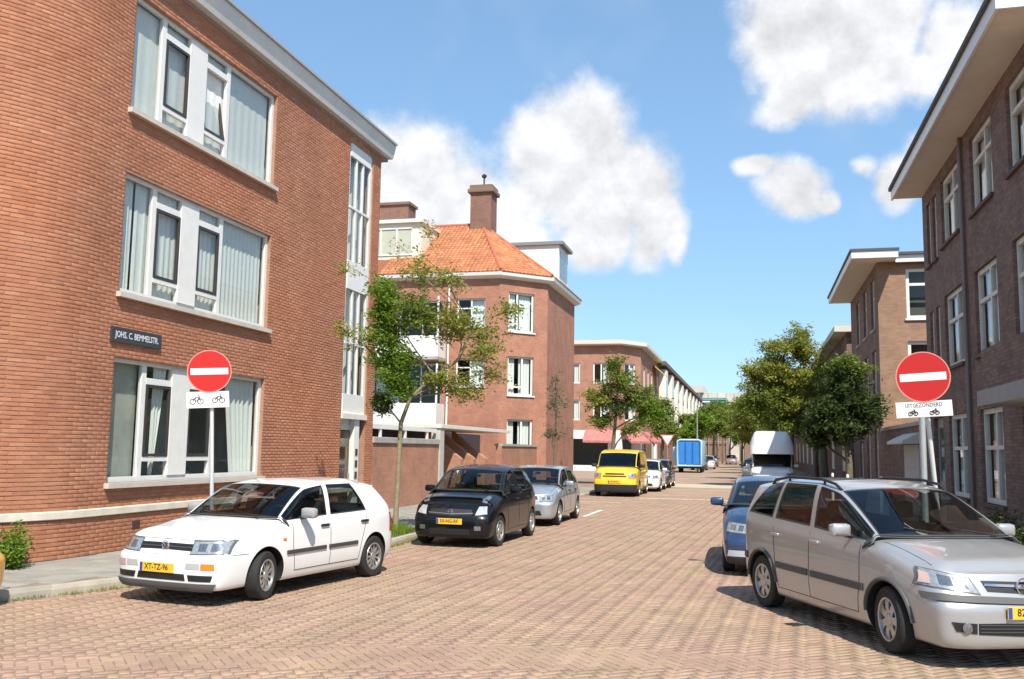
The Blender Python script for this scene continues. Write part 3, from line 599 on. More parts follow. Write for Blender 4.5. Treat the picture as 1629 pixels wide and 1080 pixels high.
pieces('roof_tile', pv, pf, np.array(TT), deck, mat('pantile_piece', rough=.7, src='obj', ramp=TR, var=.3, vscale=1.1), mat('pantile_field', rough=.7, src='att', ramp=TR, var=.3, vscale=1.1), 300, rk, 'tile_field')
for q in (B_, C_, D_): MB().tube([(q + (R1 - q) * f + Vector((0, 0, .05)))[:] for f in (0.02, .5, 1)], .09, 8).build('hip_tile', mat('hip_tile', (.42, .12, .06), .8), deck)
MB().tube([R1 + Vector((0, 0, .06)), R2 + Vector((0, 0, .06))], .1).build('ridge_tile', mat('hip_tile'), deck)
CHB = brick_mat('chimney_brick', (.25, .12, .085), (.20, .10, .075), (.25, .2, .16))
c = MB().box(-15.15, -13.95, 49.2, 50.4, 13.4, 16.05).build('chimney', CHB, ch)
MB().box(-15.3, -13.8, 49.05, 50.55, 16.05, 16.28, bev=.05).box(-15.2, -13.9, 49.15, 50.45, 16.28, 16.5).build('cap', mat('chimney_cap', (.20, .13, .10), .9), c)
MB().tube([(-14.55, 49.8, 16.5), (-14.55, 49.8, 17.0)], .05).lathe([(.0, 17.0), (.12, 17.08), (.16, 17.18), (.05, 17.28), (0, 17.3)], 10, 'z', (-14.55, 49.8, 0)).build('finial', mat('dark_iron', (.05, .045, .04), .6), c)
MB().box(-21, -18.9, 49.4, 50.6, 13.5, 15.65).box(-21.1, -18.8, 49.3, 50.7, 15.65, 15.8).build('chimney', CHB, ch)
dr = MB().box(-14.2, -10.25, 50.0, 52.6, 11.0, 13.1).build('dormer', WHITE, ch); MB().box(-14.3, -10.0, 49.85, 52.75, 13.1, 13.28).build('dormer_roof', mat('lead_roof', (.20, .21, .22), .6), dr)
MB().box(-10.249, -10.2, 50.3, 52.3, 11.3, 12.8).build('dormer_window', GLASS, dr)
FD = Face((-16.9, 46.2), (-20.5, 46.2)); dl = FD.box(MB(), 0, 3.6, 10.9, 13.75, -2.9, -.05).build('dormer', mat('cream_boards', (.76, .72, .58), .6, var=.1), ch)
MB().box(-20.6, -16.8, 46.05, 49.2, 13.75, 13.93).build('dormer_roof', WHITE, dl)
window(FD, ch, .5, 3.3, 12.0, 13.5, k=.0, bars_v=(1.4, 2.3), cur=[(.6, 3.2)], seed=50)
# ------------------------------------------------------------------ low garden wall and entrance canopy between the two
gw = thing('garden_wall', 'low red brick yard wall with concrete coping between the two left buildings', 'wall', (XW, 27, .1))
GB = brick_mat('yard_brick', (.46, .21, .13), (.39, .175, .115), (.36, .26, .19))
MB().box(XW - .22, XW, Y0 + .02, 30.1, 0, 2.0).build('brickwork', GB, gw)
MB().box(XW - .28, XW + .05, Y0 + .02, 30.1, 2.0, 2.17, bev=.015).build('coping', CONC, gw)
ra = MB().box(XW - .16, XW - .08, Y0 + .05, 30.1, 2.40, 2.52).build('rail', WHITE, gw)
for y in (25.2, 27.2, 29.2): MB().box(XW - .15, XW - .09, y, y + .1, 2.17, 2.40).build('rail_post', WHITE, gw)
ec = thing('entrance_canopy', 'flat white edged entrance canopy with brick fins beside the yard wall', 'canopy', (XW, 34, .1))
MB().box(XW - 3.2, XW + .06, 30.15, 39.5, 2.55, 2.68, bev=.01).build('slab', CREAM, ec)
MB().box(XW - .3, XW + .02, 30.2, 30.62, .1, 2.55).build('pillar', mat('grey_plaster', (.50, .47, .42), .8, var=.15), ec)
MB().box(XW - 3.2, XW - 2.9, 30.2, 45, .1, 2.55).build('back_wall', mat('under_canopy_dark', (.05, .045, .06), .7), ec)  # darkness under the canopy is put into this wall's colour
for y in (32.6, 34.2, 35.8): MB().prism([(XW - 1.4, y, .1), (XW, y, .1), (XW, y, 1.5), (XW - 1.4, y, 2.55)], (0, .32, 0)).build('fin', GB, ec)
MB().box(XW - .25, XW, 38.3, 44.9, .1, 2.0).build('side_wall', GB, ec); MB().box(XW - .3, XW + .04, 38.3, 44.9, 2.0, 2.1).build('coping', CONC, ec)
# ------------------------------------------------------------------ shop block and terraces far down on the left
sh = thing('shop_block', 'far brick corner block with red awnings over a white shop front', 'building', (-14, 92, .1))
FB = brick_mat('far_brick', (.42, .20, .13), (.36, .17, .115), (.33, .24, .18))
QA, QB, QC, QD = (-26, 86), (-11.9, 86), (-10.2, 88.6), (-10.2, 104)
F1, F2, F3 = Face(QB, QA), Face(QC, QB), Face(QD, QC)
h1 = [(u, u + 1.5, z, z + 1.9) for u in (.9, 3.6, 6.3, 9) for z in (4.6, 8.0)]; h2 = [(.8, 2.3, 4.6, 6.5), (.8, 2.3, 8, 9.9)]; h3 = [(u, u + 1.6, z, z + 1.9) for u in (1.2, 4.6, 8, 11.6) for z in (4.6, 8.0)]
mb = MB()
for (a, b, h) in ((QB, QA, h1), (QC, QB, h2), (QD, QC, h3)): wall_shell(mb, a, b, 3.7, 11.6, h)
mb.build('wall', FB, sh)
mb = MB()
for (a, b) in ((QB, QA), (QC, QB), (QD, QC)): wall_shell(mb, a, b, 0, 3.7, [(1.0, Face(a, b).L - .5, .5, 2.9)], .3)
mb.build('shop_front', WHITE, sh)
for Fq, hh in ((F1, h1), (F2, h2), (F3, h3)):
    for i, h in enumerate(hh): window(Fq, sh, *h, bars_v=((h[0] + h[1]) / 2,), cur=[(h[0] + .1, h[0] + .6)], seed=60 + i, fw=.12)
    g = Fq.pane(MB(), 1.0, Fq.L - .5, .5, 2.9, -.25).build('shop_window', GLASS, sh)
room(sh, -25, -11.2, 89, 103, .2, 11.4, mat('room_plaster'), '-y')
RED = mat('awning_red', (.46, .17, .15), .85, var=.3, vscale=3)
for Fq, a, b in ((F1, .3, 3.1), (F1, 4.2, 8.2), (F2, .2, 2.9), (F3, 9.5, 15), (F3, 4, 8.6)):
    MB().prism([Fq.q(a, 3.75, .02), Fq.q(a, 2.75, 1.3), Fq.q(a, 2.55, 1.3), Fq.q(a, 2.55, 1.25), Fq.q(a, 3.6, .02)], Fq.d * (b - a)).build('awning', RED, sh)
rp = [(-26, 86, 0, -1), (-11.9, 86, .5, -1), (-10.2, 88.6, 1, -.5), (-10.2, 104, 1, 0)]
MB().sweep(rp, [(-1, 11.5), (.5, 11.5), (.62, 11.6), (.62, 11.95), (-1, 11.95)]).build('cornice', mat('pale_cornice', (.60, .56, .48), .7), sh)
MB().prism([(x, y, 11.6) for x, y in (QA, QB, QC, QD, (-26, 104))], (0, 0, .25)).build('roof', mat('roof_felt'), sh)
MB().prism([F3.q(.8, 10.9, .1), F3.q(.8, 9.9, 1.2), F3.q(.8, 9.8, 1.2), F3.q(.8, 10.8, .1)], F3.d * 4).build('sun_blind', mat('yellow_canvas', (.62, .48, .12), .8), sh)
tr = thing('terrace_row', 'receding brick terrace with a rhythm of white bay windows and dark eaves', 'building', (-14, 150, .1))
MB().box(-22, XW, 104.2, 200, 0, 11.3).build('wall', brick_mat('terrace_brick', (.30, .16, .11), (.26, .13, .1), (.28, .2, .16)), tr)
MB().box(-22, XW + .9, 104.2, 200, 11.3, 11.75).build('roof', mat('dark_eaves', (.13, .095, .08), .8), tr)
for i in range(11):
    y = 106.5 + i * 8.4; b = MB().box(XW, XW + .75, y, y + 2.6, 4.2, 11.0).build('bay_window', mat('bay_white', (.76, .72, .64), .6), tr)
    for z in (4.9, 8.2): MB().box(XW + .70, XW + .765, y + .2, y + 2.4, z, z + 1.7).build('pane', mat('bay_glass', (.30, .33, .36), .1, var=.2), b)
gb = thing('scaffolded_block', 'distant block wrapped in green scaffold netting at the end of the street', 'building', (-7.5, 205, 0))
MB().box(-13, -5.4, 203.3, 218, 0, 6.8).build('lower_wall', mat('far_brown', (.25, .16, .11), .9, var=.2), gb); MB().box(-13, -5.4, 203, 218, 6.8, 13.2).build('netting', mat('green_netting', (.09, .30, .25), .8, var=.4, vscale=.5), gb)
for x in (-13, -11.1, -9.2, -7.3, -5.5): MB().tube([(x, 202.9, 0), (x, 202.9, 14.2)], .08, 6).build('scaffold_pole', STEEL, gb)
for z in (4, 8, 12.8): MB().tube([(-13.2, 202.85, z), (-5.3, 202.85, z)], .07, 6).build('scaffold_pole', STEEL, gb)
wb = thing('pale_block', 'distant pale flat roofed block rising behind the green netting', 'building', (-14, 230, 0))
MB().box(-34, -2, 222, 240, 0, 15.4).build('wall', mat('pale_render', (.55, .50, .46), .8, var=.2, vscale=.3), wb); MB().box(-17, -11, 221, 239, 15.4, 17).build('roof_house', mat('pale_render'), wb)
for i in range(7): MB().box(-20 + i * 2.5, -18.8 + i * 2.5, 221.9, 222.05, 11.5, 13.4).build('window', mat('far_pane', (.12, .13, .14), .2), wb)
fr = thing('far_brick_block', 'distant brown brick block closing the street behind the avenue trees', 'building', (6, 260, 0))
MB().box(-4, 40, 250, 270, 0, 12).build('wall', mat('far_brown', (.25, .16, .11), .9, var=.2), fr); MB().box(-4.5, 40.5, 249, 271, 12, 12.5).build('roof', mat('roof_felt'), fr)
# ------------------------------------------------------------------ right side: dark brick flats
XR = 4.6
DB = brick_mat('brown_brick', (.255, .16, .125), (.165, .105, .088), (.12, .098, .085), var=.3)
rb = thing('brick_flats', 'dark brown brick flats with deep overhanging eaves and white sash windows', 'building', (XR, 22, .1))
FR = Face((XR, 16.45), (XR, 27.5)); g = lambda y: y - 16.45
cols = [(16.75, 18.55), (19.72, 21.62), (22.85, 24.9)]; nar = [(25.5, 26.05), (26.35, 26.9)]
hol = []
for (z0, z1) in ((7.02, 8.68), (4.0, 5.78)):
    hol += [(g(a), g(b), z0, z1) for a, b in cols] + [(g(a), g(b), z0 - .12, z1 - .1) for a, b in nar]
hol += [(g(19.75), g(21.62), .95, 2.86), (g(22.9), g(24.9), .95, 2.86), (g(25.6), g(26.9), .15, 2.86), (g(16.7), g(18.35), .15, 2.6)]
mb = MB(); wall_shell(mb, (XR, 16.45), (XR, 27.5), 0, 9.1, hol, .16)
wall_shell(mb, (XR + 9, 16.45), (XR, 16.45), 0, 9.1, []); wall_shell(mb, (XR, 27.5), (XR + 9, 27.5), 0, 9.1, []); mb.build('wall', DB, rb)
OLDW = mat('old_white_paint', (.66, .63, .56), .55, var=.12, vscale=4)
for i, h in enumerate(hol[:-2]):
    if h[1] - h[0] > 1: window(FR, rb, *h, k=-.07, fw=.10, bars_v=(h[0] + (h[1] - h[0]) * .42,), bars_h=((0, h[2] + 1.12), (1, h[2] + 1.12)), frame=OLDW, sill=mat('brick_sill', (.10, .07, .065), .8), cur=[(h[0] + (h[1] - h[0]) * .45, h[1] - .1), (h[0] + .1, h[0] + .55)], seed=80 + i, bd=.09)
    else: window(FR, rb, *h, k=-.07, fw=.09, bars_h=(h[2] + 1.0,), frame=OLDW, sill=mat('brick_sill'), cur=[(h[0] + .08, h[1] - .08)], seed=80 + i)
for h in hol[-2:]:
    d = FR.box(MB(), h[0], h[1], h[2], h[3], -.15, -.1).build('door', mat('panel_door', (.30, .27, .26), .5), rb)
    FR.box(MB(), h[0] + .25, h[1] - .25, h[2] + 1.1, h[3] - .25, -.1, -.085).build('pane', GLASS, d); FR.box(MB(), h[0] + .1, h[0] + .14, 1.05, 1.2, -.1, -.05).build('handle', STEEL, d)
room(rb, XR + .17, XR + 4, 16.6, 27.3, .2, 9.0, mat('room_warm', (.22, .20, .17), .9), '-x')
ev = MB().box(XR - .75, XR + 9.2, 15.75, 27.5, 8.98, 9.06).build('soffit', mat('soffit_boards', (.70, .63, .54), .7, var=.1, vscale=2), rb)
mb = MB().box(XR - .80, XR - .75, 15.70, 27.5, 8.94, 9.2); mb.box(XR - .80, XR + 9.2, 15.65, 15.70, 8.94, 9.2).build('fascia', WHITE, ev)
MB().box(XR - .86, XR + 9.3, 15.6, 27.52, 9.201, 9.30).build('roof', mat('roof_felt'), rb)
MB().tube([(XR - .06, 22.3, .15), (XR - .06, 22.3, 8.97)], .045).build('downpipe', mat('pipe_grey', (.20, .17, .155), .6), rb)
bl = MB().box(XR - .62, XR, 14.2, 18.45, 3.05, 3.78).build('balcony_parapet', DB, rb); MB().box(XR - .70, XR, 14.15, 18.5, 2.78, 3.05).build('balcony_slab', mat('grey_concrete_slab', (.33, .31, .29), .8, var=.15), bl)
MB().box(XR - .005, XR + .25, 21.75, 21.95, .1, 3.0).build('pilaster', DB, rb)
# garage wall between the right-hand buildings
gg = thing('garage_wall', 'low dark brick wall with garage door between the right buildings', 'wall', (XR, 32, .1))
MB().box(XR, XR + .25, 27.52, 37.35, 0, 2.75).build('brickwork', DB, gg); MB().box(XR - .06, XR + .32, 27.52, 37.35, 2.75, 2.86).build('coping', CONC, gg)
gd = MB().box(XR - .02, XR, 29.2, 32.0, .15, 2.2).build('garage_door', mat('pale_garage_door', (.50, .46, .42), .6), gg)
for i in range(6): MB().box(XR - .034, XR - .02, 29.25, 31.95, .2 + i * .33, .5 + i * .33).build('door_panel', mat('pale_garage_door'), gd)
MB().prism([(XR, 29.0, 2.55), (XR - .5, 29.0, 2.3), (XR - .5, 29.0, 2.22), (XR, 29.0, 2.22)], (0, 3.2, 0)).build('door_hood', mat('old_white_paint'), gg)
# second block on the right, sunlit end wall
r2 = thing('brick_end_house', 'brown brick flats with sunlit end wall and wide white edged eaves', 'building', (XR, 42, .1))
LBK = brick_mat('sunny_brown_brick', (.34, .20, .125), (.28, .16, .105), (.26, .2, .15))  # end wall lighter than the front: sunlight put into the brick colour
FW, FN = Face((XR, 37.4), (XR, 47.5)), Face((XR + 10, 37.4), (XR, 37.4))
hw = [(u, u + 1.2, z, z + 2.0) for u in (1.0, 3.6, 6.4) for z in (.9, 3.9, 6.7)]; hn = [(10 - 2.5, 10 - 1.0, 6.95, 8.85), (10 - 2.5, 10 - 1.0, 4.2, 6.1)]
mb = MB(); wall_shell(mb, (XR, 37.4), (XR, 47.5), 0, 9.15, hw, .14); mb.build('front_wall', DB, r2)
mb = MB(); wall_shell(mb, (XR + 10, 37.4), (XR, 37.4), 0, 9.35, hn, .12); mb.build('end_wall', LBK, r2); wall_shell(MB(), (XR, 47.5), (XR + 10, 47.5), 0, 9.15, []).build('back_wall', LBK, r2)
for i, h in enumerate(hw): window(FW, r2, *h, fw=.10, bars_h=(h[2] + 1.3,), frame=OLDW, sill=CONC, cur=[(h[0] + .1, h[1] - .1)], seed=100 + i)
for i, h in enumerate(hn): window(FN, r2, *h, fw=.12, bars_h=(h[3] - .6,), sill=WHITE, seed=120 + i)
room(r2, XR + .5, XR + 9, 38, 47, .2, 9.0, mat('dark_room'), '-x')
s2 = MB().box(XR - .95, XR + .62, 36.45, 47.6, 9.12, 9.2).build('soffit', mat('soffit_boards'), r2)
MB().box(XR - 1.0, XR + .62, 36.38, 36.45, 9.1, 9.36).box(XR - 1.0, XR - .95, 36.45, 47.6, 9.1, 9.36).box(XR + .62, XR + 10, 37.1, 37.2, 9.05, 9.32).build('fascia', WHITE, s2)
MB().box(XR - 1.05, XR + .66, 36.34, 47.65, 9.361, 9.45).box(XR + .66, XR + 10, 37.0, 47.65, 9.325, 9.42).build('roof', mat('roof_felt'), r2)
r3 = thing('brick_terrace', 'low flat roofed brick terrace partly hidden by the right hand trees', 'building', (XR, 70, .1))
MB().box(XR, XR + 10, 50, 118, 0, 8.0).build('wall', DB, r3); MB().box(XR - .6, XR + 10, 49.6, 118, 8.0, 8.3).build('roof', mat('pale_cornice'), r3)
for i in range(9):
    y = 51.5 + i * 7
    for z in (1.0, 4.8): MB().box(XR - .06, XR - .002, y, y + 1.6, z, z + 1.9).build('window', mat('old_white_paint'), r3)
# ------------------------------------------------------------------ vehicles
def pchip(y, n):
    """slopes for shape-preserving cubic through y (axis 0) at integer knots"""
    d = np.diff(y, axis=0); m = np.zeros_like(y)
    a, b = d[:-1], d[1:]; s = (a * b) > 0
    with np.errstate(divide='ignore', invalid='ignore'): m[1:-1] = np.where(s, 2 * a * b / (a + b), 0)
    m[0] = d[0]; m[-1] = d[-1]; return m
def pinterp(y, q):
    y = np.asarray(y, float); m = pchip(y, len(y)); i = np.clip(np.floor(q).astype(int), 0, len(y) - 2); t = (q - i).reshape((-1,) + (1,) * (y.ndim - 1))
    return (2 * t**3 - 3 * t**2 + 1) * y[i] + (t**3 - 2 * t**2 + t) * m[i] + (-2 * t**3 + 3 * t**2) * y[i + 1] + (t**3 - t**2) * m[i + 1]
class CarShape:
    def __init__(s, c):
        w, L = c['W'] / 2, c['L']; zb = .19; zl = c['lead']; belt = c['belt']; b2 = c.get('belt2', belt + .04); tc, zc = c['cowl']; tw, zw = c['wtop']; zr = c['roof']; tb = c['B']; tC = c['C']; te, ze = c['rend']
        ax, wbs = c['axle'], c['wb']; zm = c.get('mid', .5); rf = c.get('rw', .74); fb = c.get('belly', zm + .1 if zm + .1 < zl - .14 else zl - .16); r4 = zl - c.get('lamp', .12); nr = c.get('round', 0.0)
        col = []
        def add(*r): col.append(r)
        hz = lambda t: zl + .03 + (zc - zl - .03) * min(1, max(0, (t - .1) / (tc - .1))) ** .8            # bonnet height along the car
        sz = lambda t: zl - .02 + (belt - zl + .02) * min(1, max(0, (t - .2) / (tc - .2)))                  # wing edge
        add((0, .3, zb), (0, .05, zb), (0, .0, zb + .1), (0, 0, zm), (0, .05 + nr * .3, r4), *[(0, .10 + nr * .6, zl)] * 4)
        add((0, .35, zb), (.56*w, .07, zb), (.60*w, .025, zb + .1), (.60*w, .02, zm), (.58*w, .075 + nr * .4, r4), (.56*w, .14 + nr, zl), (.42*w, .15 + nr, zl + .012), (.22*w, .145 + nr, zl + .018), (0, .14 + nr, zl + .02))
        add((0, .4, zb), (.86*w, .20, zb), (.91*w, .15, zb + .1), (.92*w, .14, zm), (.90*w, .21 + nr * .5, r4), (.84*w, .30 + nr, zl + .01), (.62*w, .31 + nr, hz(.3) + .01), (.32*w, .30 + nr, hz(.3) + .02), (0, .29 + nr, hz(.3) + .025))
        for t, k in ((ax - .36, .975), (ax, 1.0), (ax + .38, 1.0)):
            e = 0 if t > .5 else 0
            add((0, t, zb), (.9*w*k, t, zb), (.97*w*k, t, zb + .1), (w*k, t, zm), (.985*w*k, t, sz(t) - .12), (.90*w*k, t + .02 + nr * .2, sz(t) + .01), (.68*w, t + .03 + nr * .2, hz(t)), (.35*w, t + .02 + nr * .2, hz(t) + .018), (0, t + .01 + nr * .2, hz(t) + .022))
        def side(t, tbelt, zbelt, r6, r7, r8, t4=None): add((0, t, zb), (.9*w, t, zb), (.97*w, t, zb + .1), (w, t, zm), (.99*w, t4 or t, zbelt - .16), (.945*w, tbelt, zbelt), r6, r7, r8)
        side(max(tc - .02, ax + .5), tc + .02, belt, (.86*w, tc + .03, zc - .0), (.45*w, tc - .09, zc + .0), (0, tc - .13, zc + .005))
        side(max(tc + .45, ax + .62), max(tc + .62, ax + .7) if c.get('van') else tc + .62, belt + .01, (rf*w, tw, zw - .04), (.38*w, tw - .05, zw + .0), (0, tw - .07, zw + .01))
        rz = lambda t: np.interp(t, [tw, tb, te * .75 + tb * .25, te], [zw, zr - .005, zr - .005, ze])
        for t in (tb - .05, tb + .05): side(t, t, np.interp(t, [tc, L], [belt, b2]), (rf*w, t + .04, rz(t) - .045), (.40*w, t + .02, rz(t) + .0), (0, t + .02, rz(t) + .012))
        side(tC - .06, tC, np.interp(tC, [tc, L], [belt, b2]), (rf*w, min(tC - c.get('clean', .08), te - .25), rz(tC) - .045), (.4*w, min(tC - .08, te - .25), rz(tC)), (0, min(tC - .08, te - .25), rz(tC) + .01))
        tD = c.get('D', tC + .35)
        side(max(tD - .1, tC + .08), tD, b2, (rf*w*.985, min(tD - c.get('dlean', .3), te - .06), ze - .03), (.39*w, te - .05, ze + .015), (0, te - .05, ze + .025))
        add((0, L - .3, zb + .03), (.86*w, L - .28, zb + .03), (.93*w, L - .24, zb + .12), (.95*w, L - .22, zm), (.93*w, L - .2, b2 - .16), (.86*w, L - .17, b2), (rf*w*.93, te + .02, ze - .05), (.37*w, te + .02, ze), (0, te + .02, ze + .01))
        add((0, L - .25, zb + .05), (.70*w, L - .1, zb + .05), (.76*w, L - .03, zb + .14), (.77*w, L - .02, zm), (.74*w, L - .05, b2 - .16), (.68*w, L - .07, b2), (rf*w*.72, te + .08, ze - .07), (.3*w, te + .09, ze - .04), (0, te + .09, ze - .03))
        add((0, L - .2, zb + .05), (0, L - .06, zb + .05), (0, L, zb + .14), (0, L, zm), (0, L - .02, b2 - .16), (0, L - .04, b2), (0, te + .12, ze - .07), (0, te + .12, ze - .06), (0, te + .12, ze - .05))
        s.P = np.array(col, float); s.c = c; s.w = w; s.L = L
        # dense samples used to drop fittings on to the skin
        uu, vv = np.linspace(0, 14, 281), np.linspace(1, 8, 141); s.D = s.at(uu, vv); s.uu, s.vv = uu, vv
        du = np.gradient(s.D, axis=0); dv = np.gradient(s.D, axis=1); s.DU, s.DV = du, dv; nn = np.cross(du, dv); ln = np.linalg.norm(nn, axis=2, keepdims=True); s.NRM = -nn / np.maximum(ln, 1e-9)
        cen = np.array((0, L / 2, .6)); fl = np.sum(s.NRM * (s.D - cen), axis=2) < 0; s.NRM[fl] *= -1
    def at(s, us, vs):
        a = pinterp(s.P, np.asarray(us, float)); b = pinterp(a.transpose(1, 0, 2), np.asarray(vs, float)); return b.transpose(1, 0, 2)
    def hit(s, axis, a, b):
        """nearest skin point: axis 'side' (t,z), 'front' (x,z), 'top' (x,t)"""
        if axis == 'side': sel = (slice(46, 262), slice(0, 112)); q = s.D[sel][..., 1:3]
        elif axis == 'front': sel = (slice(0, 58), slice(0, 100)); q = s.D[sel][..., [0, 2]]
        else: sel = (slice(4, 128), slice(84, 141)); q = s.D[sel][..., [0, 1]]
        ij = np.unravel_index(np.argmin((q[..., 0] - a) ** 2 + (q[..., 1] - b) ** 2), q.shape[:2]); i, j = ij[0] + sel[0].start, ij[1] + sel[1].start
        ks = {'side': (1, 2), 'front': (0, 2), 'top': (0, 1)}[axis]; p0, du, dv = s.D[i, j], s.DU[i, j], s.DV[i, j]; A = np.array([[du[ks[0]], dv[ks[0]]], [du[ks[1]], dv[ks[1]]]])
        st = np.clip(np.linalg.lstsq(A, np.array((a, b)) - p0[list(ks)], rcond=1e-3)[0], -1, 1); p = p0 + du * st[0] + dv * st[1]; n = s.NRM[i, j].copy(); n /= max(np.linalg.norm(n), 1e-9)
        if axis == 'side': p[1], p[2] = a, b
        elif axis == 'front': p[0], p[2] = a, b
        else: p[0], p[1] = a, b
        return p, n
def car_xyz(p, L, sx): return (p[0] * sx, L / 2 - p[1], p[2])
def patch(sh, root, name, axis, quad, m, sx=1, off=.006, nu=8, nv=4, depth=.012, parent=None, smooth=True, both=False):
    """a fitting that follows the skin: quad = 4 corners (a,b) in the axis frame, optionally mirrored into one piece"""
    mb = MB()
    for sgn in ((1, -1) if both else (sx,)):
        g = []
        for i in range(nu + 1):
            f = i / nu
            for j in range(nv + 1):
                h = j / nv; a = (quad[0][0] * (1 - f) + quad[1][0] * f) * (1 - h) + (quad[3][0] * (1 - f) + quad[2][0] * f) * h; b = (quad[0][1] * (1 - f) + quad[1][1] * f) * (1 - h) + (quad[3][1] * (1 - f) + quad[2][1] * f) * h
                p, n = sh.hit(axis, abs(a), b); g.append((p + n * off, p - n * depth))
        n1 = nv + 1; T = [car_xyz(q[0], sh.L, sgn) for q in g]; Bv = [car_xyz(q[1], sh.L, sgn) for q in g]; k = len(T); fs = []
        for i in range(nu):
            for j in range(nv): fs.append((i * n1 + j, (i + 1) * n1 + j, (i + 1) * n1 + j + 1, i * n1 + j + 1))
        rim = [i * n1 for i in range(nu + 1)] + [nu * n1 + j for j in range(1, nv + 1)] + [i * n1 + nv for i in range(nu - 1, -1, -1)] + [j for j in range(nv - 1, 0, -1)]
        for a, b in zip(rim, rim[1:] + rim[:1]): fs.append((a, b, k + b, k + a))
        mb.add(T + Bv, fs)
    return mb.build(name, m, parent or root, 40 if smooth else None)
def seam(sh, root, axis, pts, m, sx, r=.004):
    """panel gap: a thin dark bead let into the skin along pts"""
    P = []
    for a, b in zip(pts, pts[1:]):
        for i in range(6):
            f = i / 6; p, n = sh.hit(axis, a[0] + (b[0] - a[0]) * f, a[1] + (b[1] - a[1]) * f); P.append(car_xyz(p + n * .0005, sh.L, sx))
    p, n = sh.hit(axis, *pts[-1]); P.append(car_xyz(p, sh.L, sx)); return MB().tube(P, r, 5).build('panel_gap', m, root)
def wheel(root, x, t, L, r, style, sx, steer=0.0, wd=.19):
    e = bpy.data.objects.new('wheel', None); COL.objects.link(e); e.parent = root; e.location = (x * sx, L / 2 - t, r); e.rotation_euler = (0, 0, steer); OFF[e.name] = Vector((0, 0, 0)); h = wd / 2
    ty = MB().lathe([(r * .64, -h * .9), (r * .74, -h), (r * .93, -h * .97), (r * .985, -h * .8), (r, -h * .5), (r, h * .5), (r * .985, h * .8), (r * .93, h * .97), (r * .74, h), (r * .64, h * .9)], 36, 'x', cap=False).build('tyre', RUBBER, e, 35)
    RIM = mat('alloy_rim', (.50, .50, .49), .38, .75, var=.1, vscale=30); o = h * .82 * sx; mb = MB()
    mb.lathe([(r * .665, h * .95 * sx), (r * .655, h * 1.0 * sx), (r * .60, h * .96 * sx), (r * .58, h * .4 * sx), (r * .58, -h * .9 * sx), (r * .66, -h * .9 * sx)], 36, 'x', cap=False)
    n, wa, taper = style
    for i in range(n):
        a = 2 * math.pi * i / n; rad = [.0, math.cos(a), math.sin(a)]; tn = [0, -math.sin(a), math.cos(a)]
        P = []
        for (rr_, ww, oo) in ((r * .10, wa * 1.15, .9), (r * .36, wa, 1.0), (r * .60, wa * taper, .88)):
            for s_ in (-1, 1): P.append((o * oo, rad[1] * rr_ + tn[1] * ww * s_ * r, rad[2] * rr_ + tn[2] * ww * s_ * r))
        Q = [(p[0] - .035 * sx, p[1], p[2]) for p in P]
        mb.add(P + Q, [(0, 1, 3, 2), (2, 3, 5, 4), (0, 2, 8, 6), (2, 4, 10, 8), (1, 7, 9, 3), (3, 9, 11, 5)])
    mb.lathe([(r * .20, o * .9), (r * .19, o * 1.02), (r * .12, o * 1.07), (0, o * 1.08)], 20, 'x')
    rm = mb.build('rim', RIM, e, 30)
    MB().lathe([(r * .57, -.01 * sx), (r * .57, .0), (0.0, .0)], 28, 'x').build('brake_disc', mat('brake_dark', (.03, .03, .03), .6, .3), e)
    return e
def plate(root, sh, x, z, txt, m=None, w=.52, h=.11):
    p, n = sh.hit('front', abs(x), z); y = sh.L / 2 - p[1] + .022
    o = MB().box(x - w / 2, x + w / 2, y - .012, y, z - h / 2, z + h / 2, bev=.004).build('licence_plate', m or mat('plate_yellow', (.80, .47, .035), .45), root)
    me = text_mesh(txt, h * .86, mat('plate_ink', (.02, .02, .02), .5), .0008, squeeze=.92)
    t = link('plate_text', me, o); t.matrix_local = Matrix(((-1, 0, 0, x), (0, 0, 1, y + .0015), (0, 1, 0, z + .003), (0, 0, 0, 1)))
    MB().box(x + w / 2 - .045, x + w / 2 - .004, y, y + .0015, z - h / 2 + .005, z + h / 2 - .005).build('plate_band', mat('plate_blue', (.03, .06, .30), .5), o)
